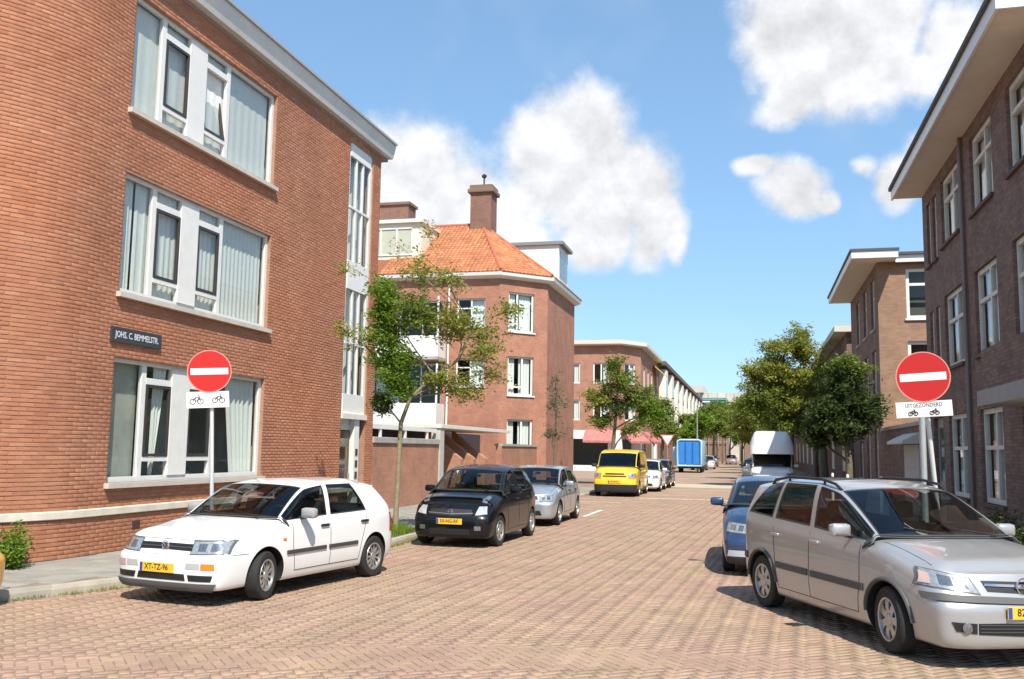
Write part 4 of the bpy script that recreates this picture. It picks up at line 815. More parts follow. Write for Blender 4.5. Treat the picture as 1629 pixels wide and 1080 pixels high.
def make_car(c, name, label, group, loc, rz):
    sh = CarShape(c); L, w = sh.L, sh.w; root = thing(name, label, 'car' if 'cat' not in c else c['cat'], loc, group, rz); local(root)
    pm = c['paint']; TRIM = mat('car_trim', (.02, .02, .021), .5); INNER = mat('car_lining', (.045, .045, .048), .8); q = c.get('res', 1.0)
    vb = c.get('vb', (5.10, 5.86)); wins = [(6.25, 7.93), (9.08, 9.93) if not c.get('noq') else None, (10.10, 10.86)]
    wins = [(6.22, 7.95), (8.98, 9.94)] + ([(10.12, 10.85)] if not c.get('noq') else [])
    if c.get('van'): wins = [(6.22, 7.95)]
    ws = (6.07, 6.93); vw = (6.16, 8.0)
    ub = sorted({0, 14} | set(range(15)) | {x for a in wins for e in (a[0] - .045, a[0], a[1], a[1] + .045) for x in (e,)} | {ws[0] - .03, ws[0], ws[1], ws[1] + .03, 13.02})
    vbk = sorted({0, 8} | set(range(9)) | {vb[0] - .06, vb[0], vb[1], vb[1] + .05, vw[0] - .08, vw[0], 5.12, 5.85})
    def sub(bk, per): 
        o = []
        for a, b in zip(bk, bk[1:]): n = max(1, int(round((b - a) * per))); o += list(np.linspace(a, b, n, endpoint=False))
        return np.array(o + [bk[-1]])
    us, vs = sub(ub, 7 * q), sub(vbk, 7 * q); G_ = sh.at(us, vs); nu, nv = len(us), len(vs)
    V = [car_xyz(p, L, 1) for p in G_.reshape(-1, 3)] + [car_xyz(p, L, -1) for p in G_.reshape(-1, 3)]; Fs, Mi = [], []
    def cls(u, v):
        if ws[0] < u < ws[1] and v > vw[0]: return 2
        if ws[0] - .03 < u < ws[1] + .03 and v > vw[0] - .08: return 1
        for i, (a, b) in enumerate(wins):
            if a < u < b and vb[0] < v < vb[1]: return 3 + i
        for (a, b) in wins:
            if a - .046 < u < b + .046 and vb[0] - .061 < v < vb[1] + .051: return 1
        if not c.get('van') and u > 12.6 and 5.12 < v < 5.85: return 6
        if v < 1.02: return 1
        if c.get('dark_low') and v < 2.0: return 1
        if c.get('dark_bumper') and u < 2.9 and v < 2.9: return 1
        return 0
    for i in range(nu - 1):
        for j in range(nv - 1):
            a, b, d, e = i * nv + j, (i + 1) * nv + j, (i + 1) * nv + j + 1, i * nv + j + 1; k = cls((us[i] + us[i + 1]) / 2, (vs[j] + vs[j + 1]) / 2); h = nu * nv
            Fs += [(a, b, d, e), (h + e, h + d, h + b, h + a)]; Mi += [k, k if k in (0, 1, 2, 6) else k + 4]
    bm = bmesh.new(); bv = [bm.verts.new(v) for v in V]
    for f, k in zip(Fs, Mi):
        try: bm.faces.new([bv[i] for i in f]).material_index = k
        except ValueError: pass
    bmesh.ops.remove_doubles(bm, verts=bm.verts, dist=2e-4); bmesh.ops.dissolve_degenerate(bm, edges=bm.edges, dist=1e-5); bmesh.ops.recalc_face_normals(bm, faces=bm.faces)
    me = bpy.data.meshes.new('body'); bm.to_mesh(me); bm.free()
    for m in [pm, TRIM] + [CARGLASS] * 9: me.materials.append(m)
    tmp = bpy.data.objects.new('tmp', me); COL.objects.link(tmp); rw = c.get('r', .30); ra = rw + c.get('gap', .045); axs = (c['axle'], c['axle'] + c['wb'])
    cm = MB()
    for t in axs:
        for s_ in (1, -1): cm.lathe([(ra, s_ * w * .58), (ra, s_ * w * 1.15)], 40, 'x', (0, L / 2 - t, rw + .01))
    cme = cm.mesh('cut', [pm, TRIM]); cme.polygons.foreach_set('material_index', [1] * len(cme.polygons)); cut = bpy.data.objects.new('cut', cme); COL.objects.link(cut)
    bo = tmp.modifiers.new('b', 'BOOLEAN'); bo.operation = 'DIFFERENCE'; bo.object = cut
    for sv in ('EXACT', 'FAST', 'FLOAT', None):
        if sv is None: tmp.modifiers.remove(bo)
        else:
            try: bo.solver = sv
            except TypeError: continue
        bpy.context.view_layer.update(); dg = bpy.context.evaluated_depsgraph_get(); res = bpy.data.meshes.new_from_object(tmp.evaluated_get(dg))
        if len(res.polygons) > len(Fs) * .5: break
        print('boolean retry', name, sv, len(res.polygons))
    bpy.data.objects.remove(tmp); bpy.data.objects.remove(cut)
    # split the skin: painted shell, windscreen, side windows
    def extract(sel, nm, mats, remap):
        b2 = bmesh.new(); b2.from_mesh(res); bmesh.ops.delete(b2, geom=[f for f in b2.faces if f.material_index not in sel], context='FACES')
        if not b2.faces: b2.free(); return None
        for f in b2.faces: f.material_index = remap(f.material_index); f.smooth = True
        m_ = bpy.data.meshes.new(nm); b2.to_mesh(m_); b2.free()
        for x in mats: m_.materials.append(x)
        m_.set_sharp_from_angle(angle=R(38)); return link(nm, m_, root)
    body = extract((0, 1), 'body', [pm, TRIM, INNER, INNER], lambda k: k)
    so_ = body.modifiers.new('shell', 'SOLIDIFY'); so_.thickness = .022; so_.offset = -1; so_.material_offset = 2; so_.use_rim = True; so_.material_offset_rim = 1
    extract((2,), 'windscreen', [CARGLASS], lambda k: 0); extract((6,), 'rear_window', [CARGLASS], lambda k: 0)
    for k in (3, 4, 5, 7, 8, 9): extract((k,), 'side_window', [CARGLASS], lambda k: 0)
    bpy.data.meshes.remove(res)
    # wheels
    st = c.get('steer', 0)
    for s_ in (1, -1):
        wheel(root, w - .105, axs[0], L, rw, c.get('spokes', (5, .13, 1.5)), s_, st); wheel(root, w - .105, axs[1], L, rw, c.get('spokes', (5, .13, 1.5)), s_)
    # cabin
    zf = .30; SEAT = mat('seat_cloth', (.05, .052, .056), .9, var=.2, vscale=30); tcw = c['cowl'][0]; hb = c['belt']
    MB().prism([(-w * .8, L / 2 - tcw - .02, hb - .3), (-w * .8, L / 2 - tcw - .05, hb - .02), (-w * .8, L / 2 - tcw - .40, hb - .0), (-w * .8, L / 2 - tcw - .5, hb - .12), (-w * .8, L / 2 - tcw - .45, hb - .35)], (w * 1.6, 0, 0)).build('dashboard', INNER, root)
    ts = c['B'] - .12
    for s_ in (1, -1):
        se = MB().box(s_ * w * .46 - .24, s_ * w * .46 + .24, L / 2 - ts, L / 2 - ts + .5, zf + .06, zf + .26, bev=.06).prism([(s_ * w * .46 - .23, L / 2 - ts + .04, zf + .2), (s_ * w * .46 - .23, L / 2 - ts - .08, zf + .2), (s_ * w * .46 - .23, L / 2 - ts - .26, zf + .82), (s_ * w * .46 - .23, L / 2 - ts - .16, zf + .84)], (.46, 0, 0)).build('seat', SEAT, root)
        MB().box(s_ * w * .46 - .13, s_ * w * .46 + .13, L / 2 - ts - .31, L / 2 - ts - .2, zf + .86, zf + 1.06, bev=.05).build('headrest', SEAT, se)
    if not c.get('van'):
        tb_ = min(c['C'] + .1, L - .8); re_ = MB().box(-w * .72, w * .72, L / 2 - tb_, L / 2 - tb_ + .5, zf + .08, zf + .25, bev=.06).prism([(-w * .72, L / 2 - tb_ + .02, zf + .2), (-w * .72, L / 2 - tb_ - .1, zf + .2), (-w * .72, L / 2 - tb_ - .26, hb - .02), (-w * .72, L / 2 - tb_ - .16, hb)], (w * 1.44, 0, 0)).build('rear_seat', SEAT, root)
    a = R(25); stp = []
    for i in range(21):
        th = 2 * math.pi * i / 20; y_, z_ = .18 * math.sin(th) * math.sin(a), .18 * math.sin(th) * math.cos(a); stp.append((-w * .45 + .18 * math.cos(th), L / 2 - tcw - .58 + y_ * 1, hb + .0 + z_))
    MB().tube(stp, .014, 6, caps=False).build('steering_wheel', BLACK, root, 60)
    MB().box(-.07, .07, L / 2 - c['wtop'][0] - .09, L / 2 - c['wtop'][0] - .06, c['wtop'][1] - .17, c['wtop'][1] - .11, bev=.012).build('rear_view_mirror', BLACK, root)
    # mirrors
    for s_ in (1, -1):
        t = c.get('mir', c['cowl'][0] + .42); z = c['belt'] + .09; x = w * .95 * s_; mm = c.get('mirm', pm)
        o = MB().box(x + s_ * .03 if s_ > 0 else x - .25, x + .25 if s_ > 0 else x - .03, L / 2 - t - .035, L / 2 - t + .075, z - .065, z + .07, bev=.045).build('wing_mirror', mm, root, 60)
        MB().tube([(x - s_ * .04, L / 2 - t, z - .07), (x + s_ * .08, L / 2 - t + .01, z - .05)], .025, 8).build('mirror_arm', TRIM, o)
        MB().box(x + s_ * .05 if s_ > 0 else x - .23, x + .23 if s_ > 0 else x - .05, L / 2 - t - .041, L / 2 - t - .036, z - .05, z + .055).build('mirror_glass', CHROME, o)
    # panel gaps and handles
    GAP = mat('panel_gap', (.012, .012, .012), .8); zs0 = .30; b = c['belt'] - .01; B_, C_t = c['B'], c['C']; td = tcw + .22
    if q >= .9 or c.get('gaps'):
        for s_ in (1, -1):
            seam(sh, root, 'side', [(td + .06, zs0), (td, .6), (td, b - .03)], GAP, s_); seam(sh, root, 'side', [(B_, zs0), (B_, b + .0)], GAP, s_)
            if not c.get('van'): tq = axs[1] - .36; seam(sh, root, 'side', [(tq - .06, zs0), (tq - .02, .5), (C_t - .02, b + .0)], GAP, s_)
            seam(sh, root, 'side', [(td + .06, zs0), (axs[1] - .42, zs0)], GAP, s_); seam(sh, root, 'top', [(w * .80, .34 + c.get('round', 0)), (w * .83, tcw - .02)], GAP, s_, .003)
        HM = c.get('handle', BLACK)
        for s_ in (1, -1):
            for t in (B_ - .14, min(C_t - .1, axs[1] - .02)) if not c.get('van') else (B_ - .14,):
                p, n = sh.hit('side', t, c['belt'] - .10); v = car_xyz(p + n * .012, L, s_); MB().box(v[0] - .015, v[0] + .015, v[1] - .09, v[1] + .09, v[2] - .017, v[2] + .017, bev=.01).build('door_handle', HM, root, 60)
    # tail lamps, wipers
    for s_ in (1, -1):
        p, n = sh.hit('side', L - .16, c['belt'] - .12); patch(sh, root, 'tail_light', 'side', [(L - .26, c['belt'] - .30), (L - .14, c['belt'] - .30), (L - .14, c['belt'] - .02), (L - .24, c['belt'] - .02)], mat('tail_red', (.35, .015, .012), .2), s_, .004, 3, 4)
    zc_ = c['cowl'][1]; tw_, zw_ = c['wtop']
    for x0, x1 in ((-w * .62, -w * .05), (w * .0, w * .52)):
        f = .09; MB().tube([(x0, L / 2 - tcw + .09, zc_ + .015), (x1, L / 2 - tcw + .02 - f * (tw_ - tcw), zc_ + .045 + f * (zw_ - zc_))], .009, 5).build('wiper', BLACK, root)
    return root, sh
LAMP = mat('headlamp_reflector', (.50, .51, .52), .2, .4, var=.4, vscale=28); LAMPG = glass_mat('headlamp_glass', (.9, .92, .93), gain=1.4, rough=.04)
AMBER = mat('amber_lens', (.75, .22, .02), .25); GRL = mat('grille_black', (.012, .012, .013), .5)
def lamps(sh, root, quad, inner=None, both_bulbs=(.5,)):
    for s_ in (1, -1):
        mx_, mz_ = sum(q_[0] for q_ in quad) / 4, sum(q_[1] for q_ in quad) / 4; big = [(q_[0] + .013 * (1 if q_[0] > mx_ else -1), q_[1] + .011 * (1 if q_[1] > mz_ else -1)) for q_ in quad]
        o = patch(sh, root, 'headlight', 'front', quad, LAMP, s_, .006, 12, 6, .03); patch(sh, root, 'lamp_surround', 'front', big, mat('lamp_seal', (.09, .09, .09), .5), s_, .003, 12, 6, .02, o)
        patch(sh, root, 'lens', 'front', quad, LAMPG, s_, .012, 8, 4, -.004, o)
        for f in both_bulbs:                            # reflector bowls set into the lamp, following its slant
            lerp = lambda a_, b_, t_: (a_[0] + (b_[0] - a_[0]) * t_, a_[1] + (b_[1] - a_[1]) * t_)
            e0, e1 = f - .13, f + .13; lo0, lo1, hi1, hi0 = lerp(quad[0], quad[1], e0), lerp(quad[0], quad[1], e1), lerp(quad[3], quad[2], e1), lerp(quad[3], quad[2], e0)
            patch(sh, root, 'reflector', 'front', [lerp(lo0, hi0, .2), lerp(lo1, hi1, .2), lerp(lo1, hi1, .82), lerp(lo0, hi0, .82)], mat('lamp_core', (.30, .31, .33), .12, .7, var=.4, vscale=40), s_, .009, 4, 4, .004, o)
def paint(name, col, metal=0.0, rough=.32):
    if max(col) < .03: return mat(name, col, .3, 0, coat=.7, spec=.12)
    return mat(name, col, .45 if not metal else rough, metal, var=.04, vscale=3, coat=1.0, spec=.4)
def heading(fx, fy): return math.atan2(-fx, fy)
def place(wx, wy, fx, fy, side, c):
    """root position so that the front wheel on `side` (+1 right, -1 left) touches (wx, wy)"""
    n = math.hypot(fx, fy); fx, fy = fx / n, fy / n; a = c['L'] / 2 - c['axle']; lat = side * (c['W'] / 2 - .1); rx, ry = fy, -fx
    return (wx - fx * a - rx * lat, wy - fy * a - ry * lat, 0), heading(fx, fy)
# --- white three-box-era hatchback
c = dict(noq=1, L=4.08, W=1.72, lead=.76, belt=.93, belt2=.98, cowl=(1.19, .96), wtop=(1.86, 1.37), roof=1.43, B=2.24, C=3.18, clean=.26, D=3.50, dlean=.20, rend=(3.58, 1.36), axle=.90, wb=2.475, mid=.52, lamp=.135, rw=.755, paint=paint('white_car_paint', (.80, .80, .78)), r=.295, spokes=(11, .042, 1.6), steer=R(13), mirm=mat('mirror_grey', (.30, .30, .29), .5), gap=.05)
loc, rz = place(-5.95, 10.82, -.168, -.986, -1, c)
g, sh = make_car(c, 'parked_hatchback', 'white five door hatchback with black side strips parked half turned at the corner', 'cars parked along the left kerb', loc, rz)
w = sh.w
GSTRIP = mat('side_strip', (.055, .05, .047), .6)
lamps(sh, g, [(.40, .605), (.79, .615), (.765, .75), (.40, .745)], both_bulbs=(.35, .75))
patch(sh, g, 'grille', 'front', [(0, .645), (.405, .635), (.405, .715), (0, .72)], GRL, 1, .006, 8, 3, both=True)
patch(sh, g, 'grille_bar', 'front', [(0, .672), (.40, .668), (.40, .678), (0, .682)], mat('grille_bar', (.06, .06, .06), .5), 1, .012, 8, 1, both=True)
p, n = sh.hit('front', 0, .68); yb = 2.04 - p[1] + .016
em = MB().lathe([(.058, yb - .012), (.062, yb), (.052, yb + .008), (.050, yb)], 24, 'y', (0, 0, .685), cap=False); em.tube([(-.033, yb + .004, .722), (-.004, yb + .004, .688), (.033, yb + .004, .722)], .006, 5); em.tube([(-.045, yb + .004, .70), (-.022, yb + .004, .645), (0, yb + .004, .68), (.022, yb + .004, .645), (.045, yb + .004, .70)], .006, 5); em.build('emblem', CHROME, g)
for s_ in (1, -1):
    patch(sh, g, 'indicator', 'front', [(.58, .435), (.74, .435), (.73, .505), (.58, .505)], AMBER if s_ < 0 else mat('clear_lens', (.55, .35, .33), .25), s_, .008, 6, 3)
    patch(sh, g, 'bumper_recess', 'front', [(.36, .435), (.56, .435), (.56, .505), (.38, .505)], mat('recess_grey', (.42, .43, .42), .6), s_, .004, 4, 2)
    patch(sh, g, 'fog_slot', 'front', [(.42, .30), (.70, .30), (.72, .37), (.40, .37)], GRL, s_, .006, 6, 2)
    patch(sh, g, 'side_strip', 'side', [(1.28, .515), (2.13, .515), (2.13, .565), (1.28, .565)], GSTRIP, s_, .016, 10, 2); patch(sh, g, 'side_strip', 'side', [(2.20, .515), (2.90, .515), (2.90, .565), (2.20, .565)], GSTRIP, s_, .016, 8, 2)
    patch(sh, g, 'side_repeater', 'side', [(1.20, .70), (1.26, .70), (1.26, .725), (1.20, .725)], mat('amber_lens'), s_, .010, 2, 2)
patch(sh, g, 'air_intake', 'front', [(0, .30), (.37, .30), (.35, .375), (0, .375)], GRL, 1, .006, 8, 2, both=True)
patch(sh, g, 'chin_spoiler', 'front', [(0, .195), (.70, .195), (.75, .275), (0, .275)], mat('chin_grey', (.10, .10, .10), .7), 1, .02, 10, 3, both=True)
plate(g, sh, .05, .435, 'XT-TZ-96')
for s_ in (1, -1):
    seam(sh, g, 'front', [(0, .762), (.40, .76), (.76, .765)], MATS['panel_gap'], s_, .004); seam(sh, g, 'front', [(0, .585), (.5, .585), (.78, .59)], MATS['panel_gap'], s_, .003); seam(sh, g, 'side', [(.30, .59), (.56, .585)], MATS['panel_gap'], s_, .003)
# --- black supermini with upright eyes
c = dict(L=3.72, W=1.66, lead=.81, belt=.97, belt2=1.03, cowl=(.98, 1.04), wtop=(1.62, 1.47), roof=1.555, B=2.02, C=2.80, D=3.10, dlean=.22, rend=(3.30, 1.44), axle=.70, wb=2.43, mid=.5, lamp=.12, rw=.75, round=.10, paint=paint('black_car_paint', (.005, .0055, .008)), r=.30, spokes=(6, .10, 1.5), steer=R(-4))
loc, rz = place(-4.92, 18.15, -.03, -1, -1, c)
g, sh = make_car(c, 'parked_hatchback', 'glossy black supermini with yellow plate parked behind the white hatchback', 'cars parked along the left kerb', loc, rz)
w = sh.w
for s_ in (1, -1):
    lo = patch(sh, g, 'headlight', 'front', [(w * .60, .615), (w * .85, .64), (w * .80, .775), (w * .64, .775)], mat('smoked_reflector', (.50, .52, .54), .2, .3, var=.3, vscale=25), s_, .010, 6, 6, .03)
    patch(sh, g, 'lens', 'top', [(w * .66, .34), (w * .80, .36), (w * .80, .60), (w * .72, .66)], mat('lamp_cover', (.16, .18, .21), .08, .3), s_, .012, 6, 6, .03, lo)
    patch(sh, g, 'fog_lamp', 'front', [(w * .60, .34), (w * .74, .34), (w * .74, .42), (w * .60, .42)], mat('lamp_core'), s_, .008, 4, 3)
patch(sh, g, 'grille', 'front', [(0, .60), (w * .52, .62), (w * .50, .72), (0, .73)], GRL, 1, .006, 8, 3, both=True); patch(sh, g, 'chrome_strip', 'front', [(0, .625), (w * .54, .645), (w * .54, .66), (0, .64)], mat('dull_chrome', (.40, .41, .42), .3, .9), 1, .014, 8, 1, both=True)
patch(sh, g, 'air_intake', 'front', [(0, .25), (w * .5, .25), (w * .48, .36), (0, .36)], GRL, 1, .006, 8, 3, both=True)
p, n = sh.hit('front', 0, .67); yb = 1.86 - p[1] + .02; MB().lathe([(.05, yb - .012), (.05, yb), (.04, yb + .004), (.04, yb - .01)], 20, 'y', (0, 0, .675), cap=False).box(-.065, .065, yb - .004, yb + .006, .663, .687).build('emblem', CHROME, g)
plate(g, sh, 0, .50, '50-NG-RF')
# --- silver hatchback behind it
c2 = dict(L=3.92, W=1.66, lead=.78, belt=.93, belt2=.99, cowl=(1.08, 1.0), wtop=(1.78, 1.41), roof=1.47, B=2.16, C=2.95, D=3.3, rend=(3.5, 1.38), axle=.80, wb=2.46, mid=.52, lamp=.14, rw=.75, round=.04, paint=paint('silver_blue_paint', (.42, .46, .50), .55), r=.30, spokes=(5, .14, 1.4), res=.8, gaps=1)
loc, rz = place(-4.86, 23.75, 0, -1, -1, c2)
def family_front(g, sh, txt, lead, px=0, plm=None, low=.28):
    w = sh.w
    lamps(sh, g, [(w * .56, lead - .17), (w * .90, lead - .15), (w * .86, lead - .015), (w * .52, lead - .04)], both_bulbs=(.3, .7))
    patch(sh, g, 'grille', 'front', [(0, lead - .14), (w * .48, lead - .12), (w * .45, lead - .04), (0, lead - .05)], GRL, 1, .006, 6, 2, both=True)
    patch(sh, g, 'air_intake', 'front', [(0, low), (w * .62, low), (w * .56, low + .11), (0, low + .11)], GRL, 1, .006, 6, 3, both=True)
    p, n = sh.hit('front', 0, lead - .09); yb = sh.L / 2 - p[1] + .016; MB().lathe([(.05, yb - .012), (.05, yb), (.04, yb + .006), (0, yb + .008)], 16, 'y', (0, 0, lead - .09)).build('emblem', CHROME, g)
    plate(g, sh, px, .49, txt, plm)
g, sh = make_car(c2, 'parked_hatchback', 'silver grey hatchback parked close behind the black supermini', 'cars parked along the left kerb', loc, rz); family_front(g, sh, '14-PL-TS', .78)
c3 = dict(c2, paint=paint('white_car_paint2', (.76, .75, .72)), res=.6); loc, rz = place(-4.35, 45.3, 0, -1, -1, c3)
g, sh = make_car(c3, 'parked_hatchback', 'small white hatchback parked behind the yellow van', 'cars parked along the left kerb', loc, rz); family_front(g, sh, '63-HB-XD', .78)
c3 = dict(c2, paint=paint('dark_plum_paint', (.05, .035, .04)), res=.6); loc, rz = place(-4.3, 50.1, 0, -1, -1, c3)
g, sh = make_car(c3, 'parked_hatchback', 'dark hatchback half hidden behind the small white car', 'cars parked along the left kerb', loc, rz); family_front(g, sh, '20-DK-NL', .78)
# --- yellow delivery van
c = dict(L=4.75, W=1.86, lead=1.02, belt=1.17, belt2=1.2, cowl=(.72, 1.22), wtop=(1.32, 1.80), roof=1.94, B=1.95, C=3.1, D=4.3, dlean=.1, rend=(4.55, 1.88), axle=.95, wb=2.92, mid=.55, lamp=.2, rw=.84, paint=paint('yellow_van_paint', (.80, .52, .025)), r=.32, spokes=(8, .08, 1.3), van=1, res=.8, gaps=1, cat='van', dark_low=1, dark_bumper=1, mirm=BLACK)
loc, rz = place(-4.74, 39.9, -.0, -1, -1, c)
g, sh = make_car(c, 'delivery_van', 'bright yellow panel van facing up the street beside the kerb trees', None, loc, rz); w = sh.w
lamps(sh, g, [(w * .62, .80), (w * .93, .80), (w * .90, .95), (w * .62, .95)], both_bulbs=(.5,))
patch(sh, g, 'grille', 'front', [(0, .81), (w * .52, .81), (w * .52, .86), (0, .86)], GRL, 1, .008, 6, 2, both=True); patch(sh, g, 'grille', 'front', [(0, .90), (w * .42, .90), (w * .42, .96), (0, .96)], GRL, 1, .008, 6, 2, both=True)
for s_ in (1, -1): patch(sh, g, 'indicator', 'front', [(w * .62, .73), (w * .90, .73), (w * .90, .78), (w * .62, .78)], mat('amber_lens'), s_, .008, 4, 2)
plate(g, sh, 0, .62, 'VB-38-KT')
# --- blue hatchback on the right
c = dict(L=4.15, W=1.76, lead=.80, belt=.98, belt2=1.04, cowl=(1.02, 1.04), wtop=(1.95, 1.42), roof=1.49, B=2.3, C=3.1, D=3.5, rend=(3.75, 1.38), axle=.85, wb=2.62, mid=.5, lamp=.16, rw=.74, round=.08, paint=paint('blue_car_paint', (.03, .06, .14), .4), r=.31, spokes=(5, .14, 1.4), steer=0, dark_low=1)
loc, rz = place(-.42, 15.95, .0, -1, 1, c)
g, sh = make_car(c, 'parked_hatchback', 'metallic blue hatchback parked directly behind the silver people carrier', 'cars parked along the right kerb', loc, rz); w = sh.w
family_front(g, sh, '47-RX-BJ', .82, low=.26)
for s_ in (1, -1): patch(sh, g, 'fog_lamp', 'front', [(w * .56, .31), (w * .88, .31), (w * .86, .40), (w * .56, .40)], mat('fog_grey', (.55, .57, .60), .3, .3), s_, .008, 5, 3)
# --- silver people carrier in the right foreground
c = dict(L=4.32, W=1.745, lead=.83, belt=1.02, belt2=1.13, cowl=(1.12, 1.075), wtop=(2.02, 1.53), roof=1.605, B=2.38, C=3.28, D=4.02, dlean=.30, rend=(4.06, 1.52), axle=.87, wb=2.695, mid=.52, lamp=.17, rw=.765, round=.05, paint=paint('silver_car_paint', (.43, .43, .425), .45, .34), r=.315, spokes=(7, .105, 1.45), steer=R(-9), handle=None, gap=.05)
c['handle'] = c['paint']
loc, rz = place(1.31, 10.02, .426, -.904, 1, c)
g, sh = make_car(c, 'people_carrier', 'silver seven seat people carrier with roof rails and dark grey side strips', 'cars parked along the right kerb', loc, rz); w = sh.w; L = sh.L
GM = mat('strip_dark_grey', (.075, .073, .07), .6)
lamps(sh, g, [(w * .50, .665), (w * .955, .72), (w * .90, .86), (w * .56, .79)], both_bulbs=(.32, .62))
for s_ in (1, -1):
    patch(sh, g, 'indicator', 'front', [(w * .89, .73), (w * .945, .737), (w * .905, .83), (w * .865, .82)], mat('orange_bulb', (.50, .36, .31), .3), s_, .015, 4, 4)
    patch(sh, g, 'bumper_strip', 'front', [(0, .575), (w * .955, .60), (w * .955, .66), (0, .625)], GM, s_, .018, 20, 3)
    patch(sh, g, 'side_strip', 'side', [(1.27, .53), (2.33, .53), (2.33, .60), (1.27, .60)], GM, s_, .016, 10, 2); patch(sh, g, 'side_strip', 'side', [(2.41, .53), (3.18, .53), (3.18, .60), (2.41, .60)], GM, s_, .016, 8, 2)
    patch(sh, g, 'bumper_strip', 'side', [(3.94, .56), (4.16, .56), (4.16, .64), (3.94, .64)], GM, s_, .014, 4, 2)
    for t in (c['axle'], c['axle'] + c['wb']):
        P = []
        for i in range(19):
            a = math.pi * (.02 + .96 * i / 18); tt, zz = t - .375 * math.cos(a), .325 + .375 * math.sin(a); p, n = sh.hit('side', min(max(tt, .3), L - .1), zz); P.append(car_xyz(p + n * .002, L, s_))
        MB().tube(P, .024, 6).build('arch_trim', GM, g, 60)
    patch(sh, g, 'fog_lamp', 'front', [(w * .60, .33), (w * .80, .35), (w * .84, .43), (w * .60, .42)], GRL, s_, .008, 6, 4); p, n = sh.hit('front', w * .70, .38); v = car_xyz(p, L, s_); MB().lathe([(.05, v[1] + .008), (.045, v[1] + .016), (0, v[1] + .02)], 16, 'y', (v[0], 0, v[2])).build('fog_bulb', mat('lamp_core'), g)
    # roof rails
    P = [car_xyz(sh.at([u], [5.98 if k not in (0, 6) else 6.05])[0, 0] + np.array((-.02, 0, (.0 if k in (0, 6) else .055))), L, s_) for k, u in enumerate((7.0, 7.25, 8.0, 9.0, 10.0, 10.7, 10.95))]
    rl = MB().tube(P, .017, 8).build('roof_rail', BLACK, g, 60)
    for k in (2, 4): MB().tube([P[k], (P[k][0], P[k][1], P[k][2] - .07)], .016, 6).build('rail_foot', BLACK, rl)
patch(sh, g, 'grille', 'front', [(0, .665), (w * .40, .685), (w * .44, .775), (0, .765)], GRL, 1, .006, 8, 4, both=True)
patch(sh, g, 'chrome_strip', 'front', [(0, .715), (w * .42, .728), (w * .42, .748), (0, .737)], CHROME, 1, .016, 8, 2, both=True)
patch(sh, g, 'air_intake', 'front', [(0, .30), (w * .58, .325), (w * .58, .42), (0, .42)], GRL, 1, .006, 8, 4, both=True)
for z in (.335, .365, .395): patch(sh, g, 'intake_slat', 'front', [(0, z), (w * .57, z + .008), (w * .57, z + .016), (0, z + .008)], mat('grille_bar'), 1, .014, 8, 1, both=True)
p, n = sh.hit('front', 0, .72); yb = L / 2 - p[1] + .02; em = MB()
em.tube([(.07 * math.cos(a), yb, .727 + .07 * math.sin(a)) for a in np.linspace(0, 6.2832, 25)], .009, 6, caps=False); em.tube([(-.085, yb, .735), (.012, yb, .742), (-.012, yb, .712), (.085, yb, .72)], .008, 5); em.build('emblem', CHROME, g, 60)
plate(g, sh, -.02, .51, '82-JK-LN')
# --- the tip of a yellow car poking in at the left
c4 = dict(c2, paint=paint('amber_car_paint', (.70, .34, .02)), res=.6)
ym = thing  # (kept for readability)
g, sh = make_car(c4, 'parked_hatchback', 'orange yellow hatchback whose nose just reaches past the leafy shrub', None, (-10.27, 8.57, 0), heading(1, .05)); family_front(g, sh, '09-GT-VZ', .78)
# --- far parked cars, seen as small shapes
far = [((-4.7, 101), (.05, .055, .06)), ((-4.2, 108), (.62, .62, .60)), ((-4.6, 116), (.60, .58, .52)), ((-2.6, 150), (.25, .20, .20)), ((.8, 70), (.12, .12, .13)), ((.9, 96), (.30, .31, .32)), ((-4.6, 128), (.12, .02, .02))]
nm = ['dark', 'bright white', 'cream', 'maroon grey', 'charcoal', 'mid grey', 'deep red']
first = None
for i, ((x, y), colr) in enumerate(far):
    cc_ = dict(c2, paint=paint('far_paint_' + nm[i].replace(' ', '_'), colr, .2), res=.45); g, sh = make_car(cc_, 'parked_car', 'tiny distant %s car parked beyond the blue box trailer' % nm[i] if x < 0 else 'distant %s car parked beyond the high roofed camper' % nm[i], 'distant parked cars', (x - .8, y, 0), math.pi); lamps(sh, g, [(sh.w * .56, .61), (sh.w * .90, .63), (sh.w * .86, .765), (sh.w * .52, .74)])
# --- high-roofed white camper
cv = thing('camper_van', 'white camper van with bulging over cab roof parked on the right', 'camper van', (.82, 48.2, 0), None, math.pi); local(cv)
cw = dict(L=5.4, W=2.0, lead=1.0, belt=1.2, belt2=1.2, cowl=(.75, 1.25), wtop=(1.25, 1.86), roof=1.96, B=1.85, C=3.1, D=4.9, dlean=.05, rend=(5.2, 1.9), axle=.95, wb=3.2, mid=.58, lamp=.2, rw=.88, paint=paint('camper_white', (.80, .79, .74)), r=.33, spokes=(8, .08, 1.3), van=1, res=.7, gaps=1)
g, sh = make_car(cw, 'tmp_van', 'x', None, (0, 0, 0), 0)
lamps(sh, g, [(sh.w * .62, .78), (sh.w * .93, .78), (sh.w * .90, .95), (sh.w * .62, .95)]); plate(g, sh, 0, .6, '71-TV-GS')
for chd in list(g.children): chd.parent = cv
bpy.data.objects.remove(g)
hl = 2.7; secs = []
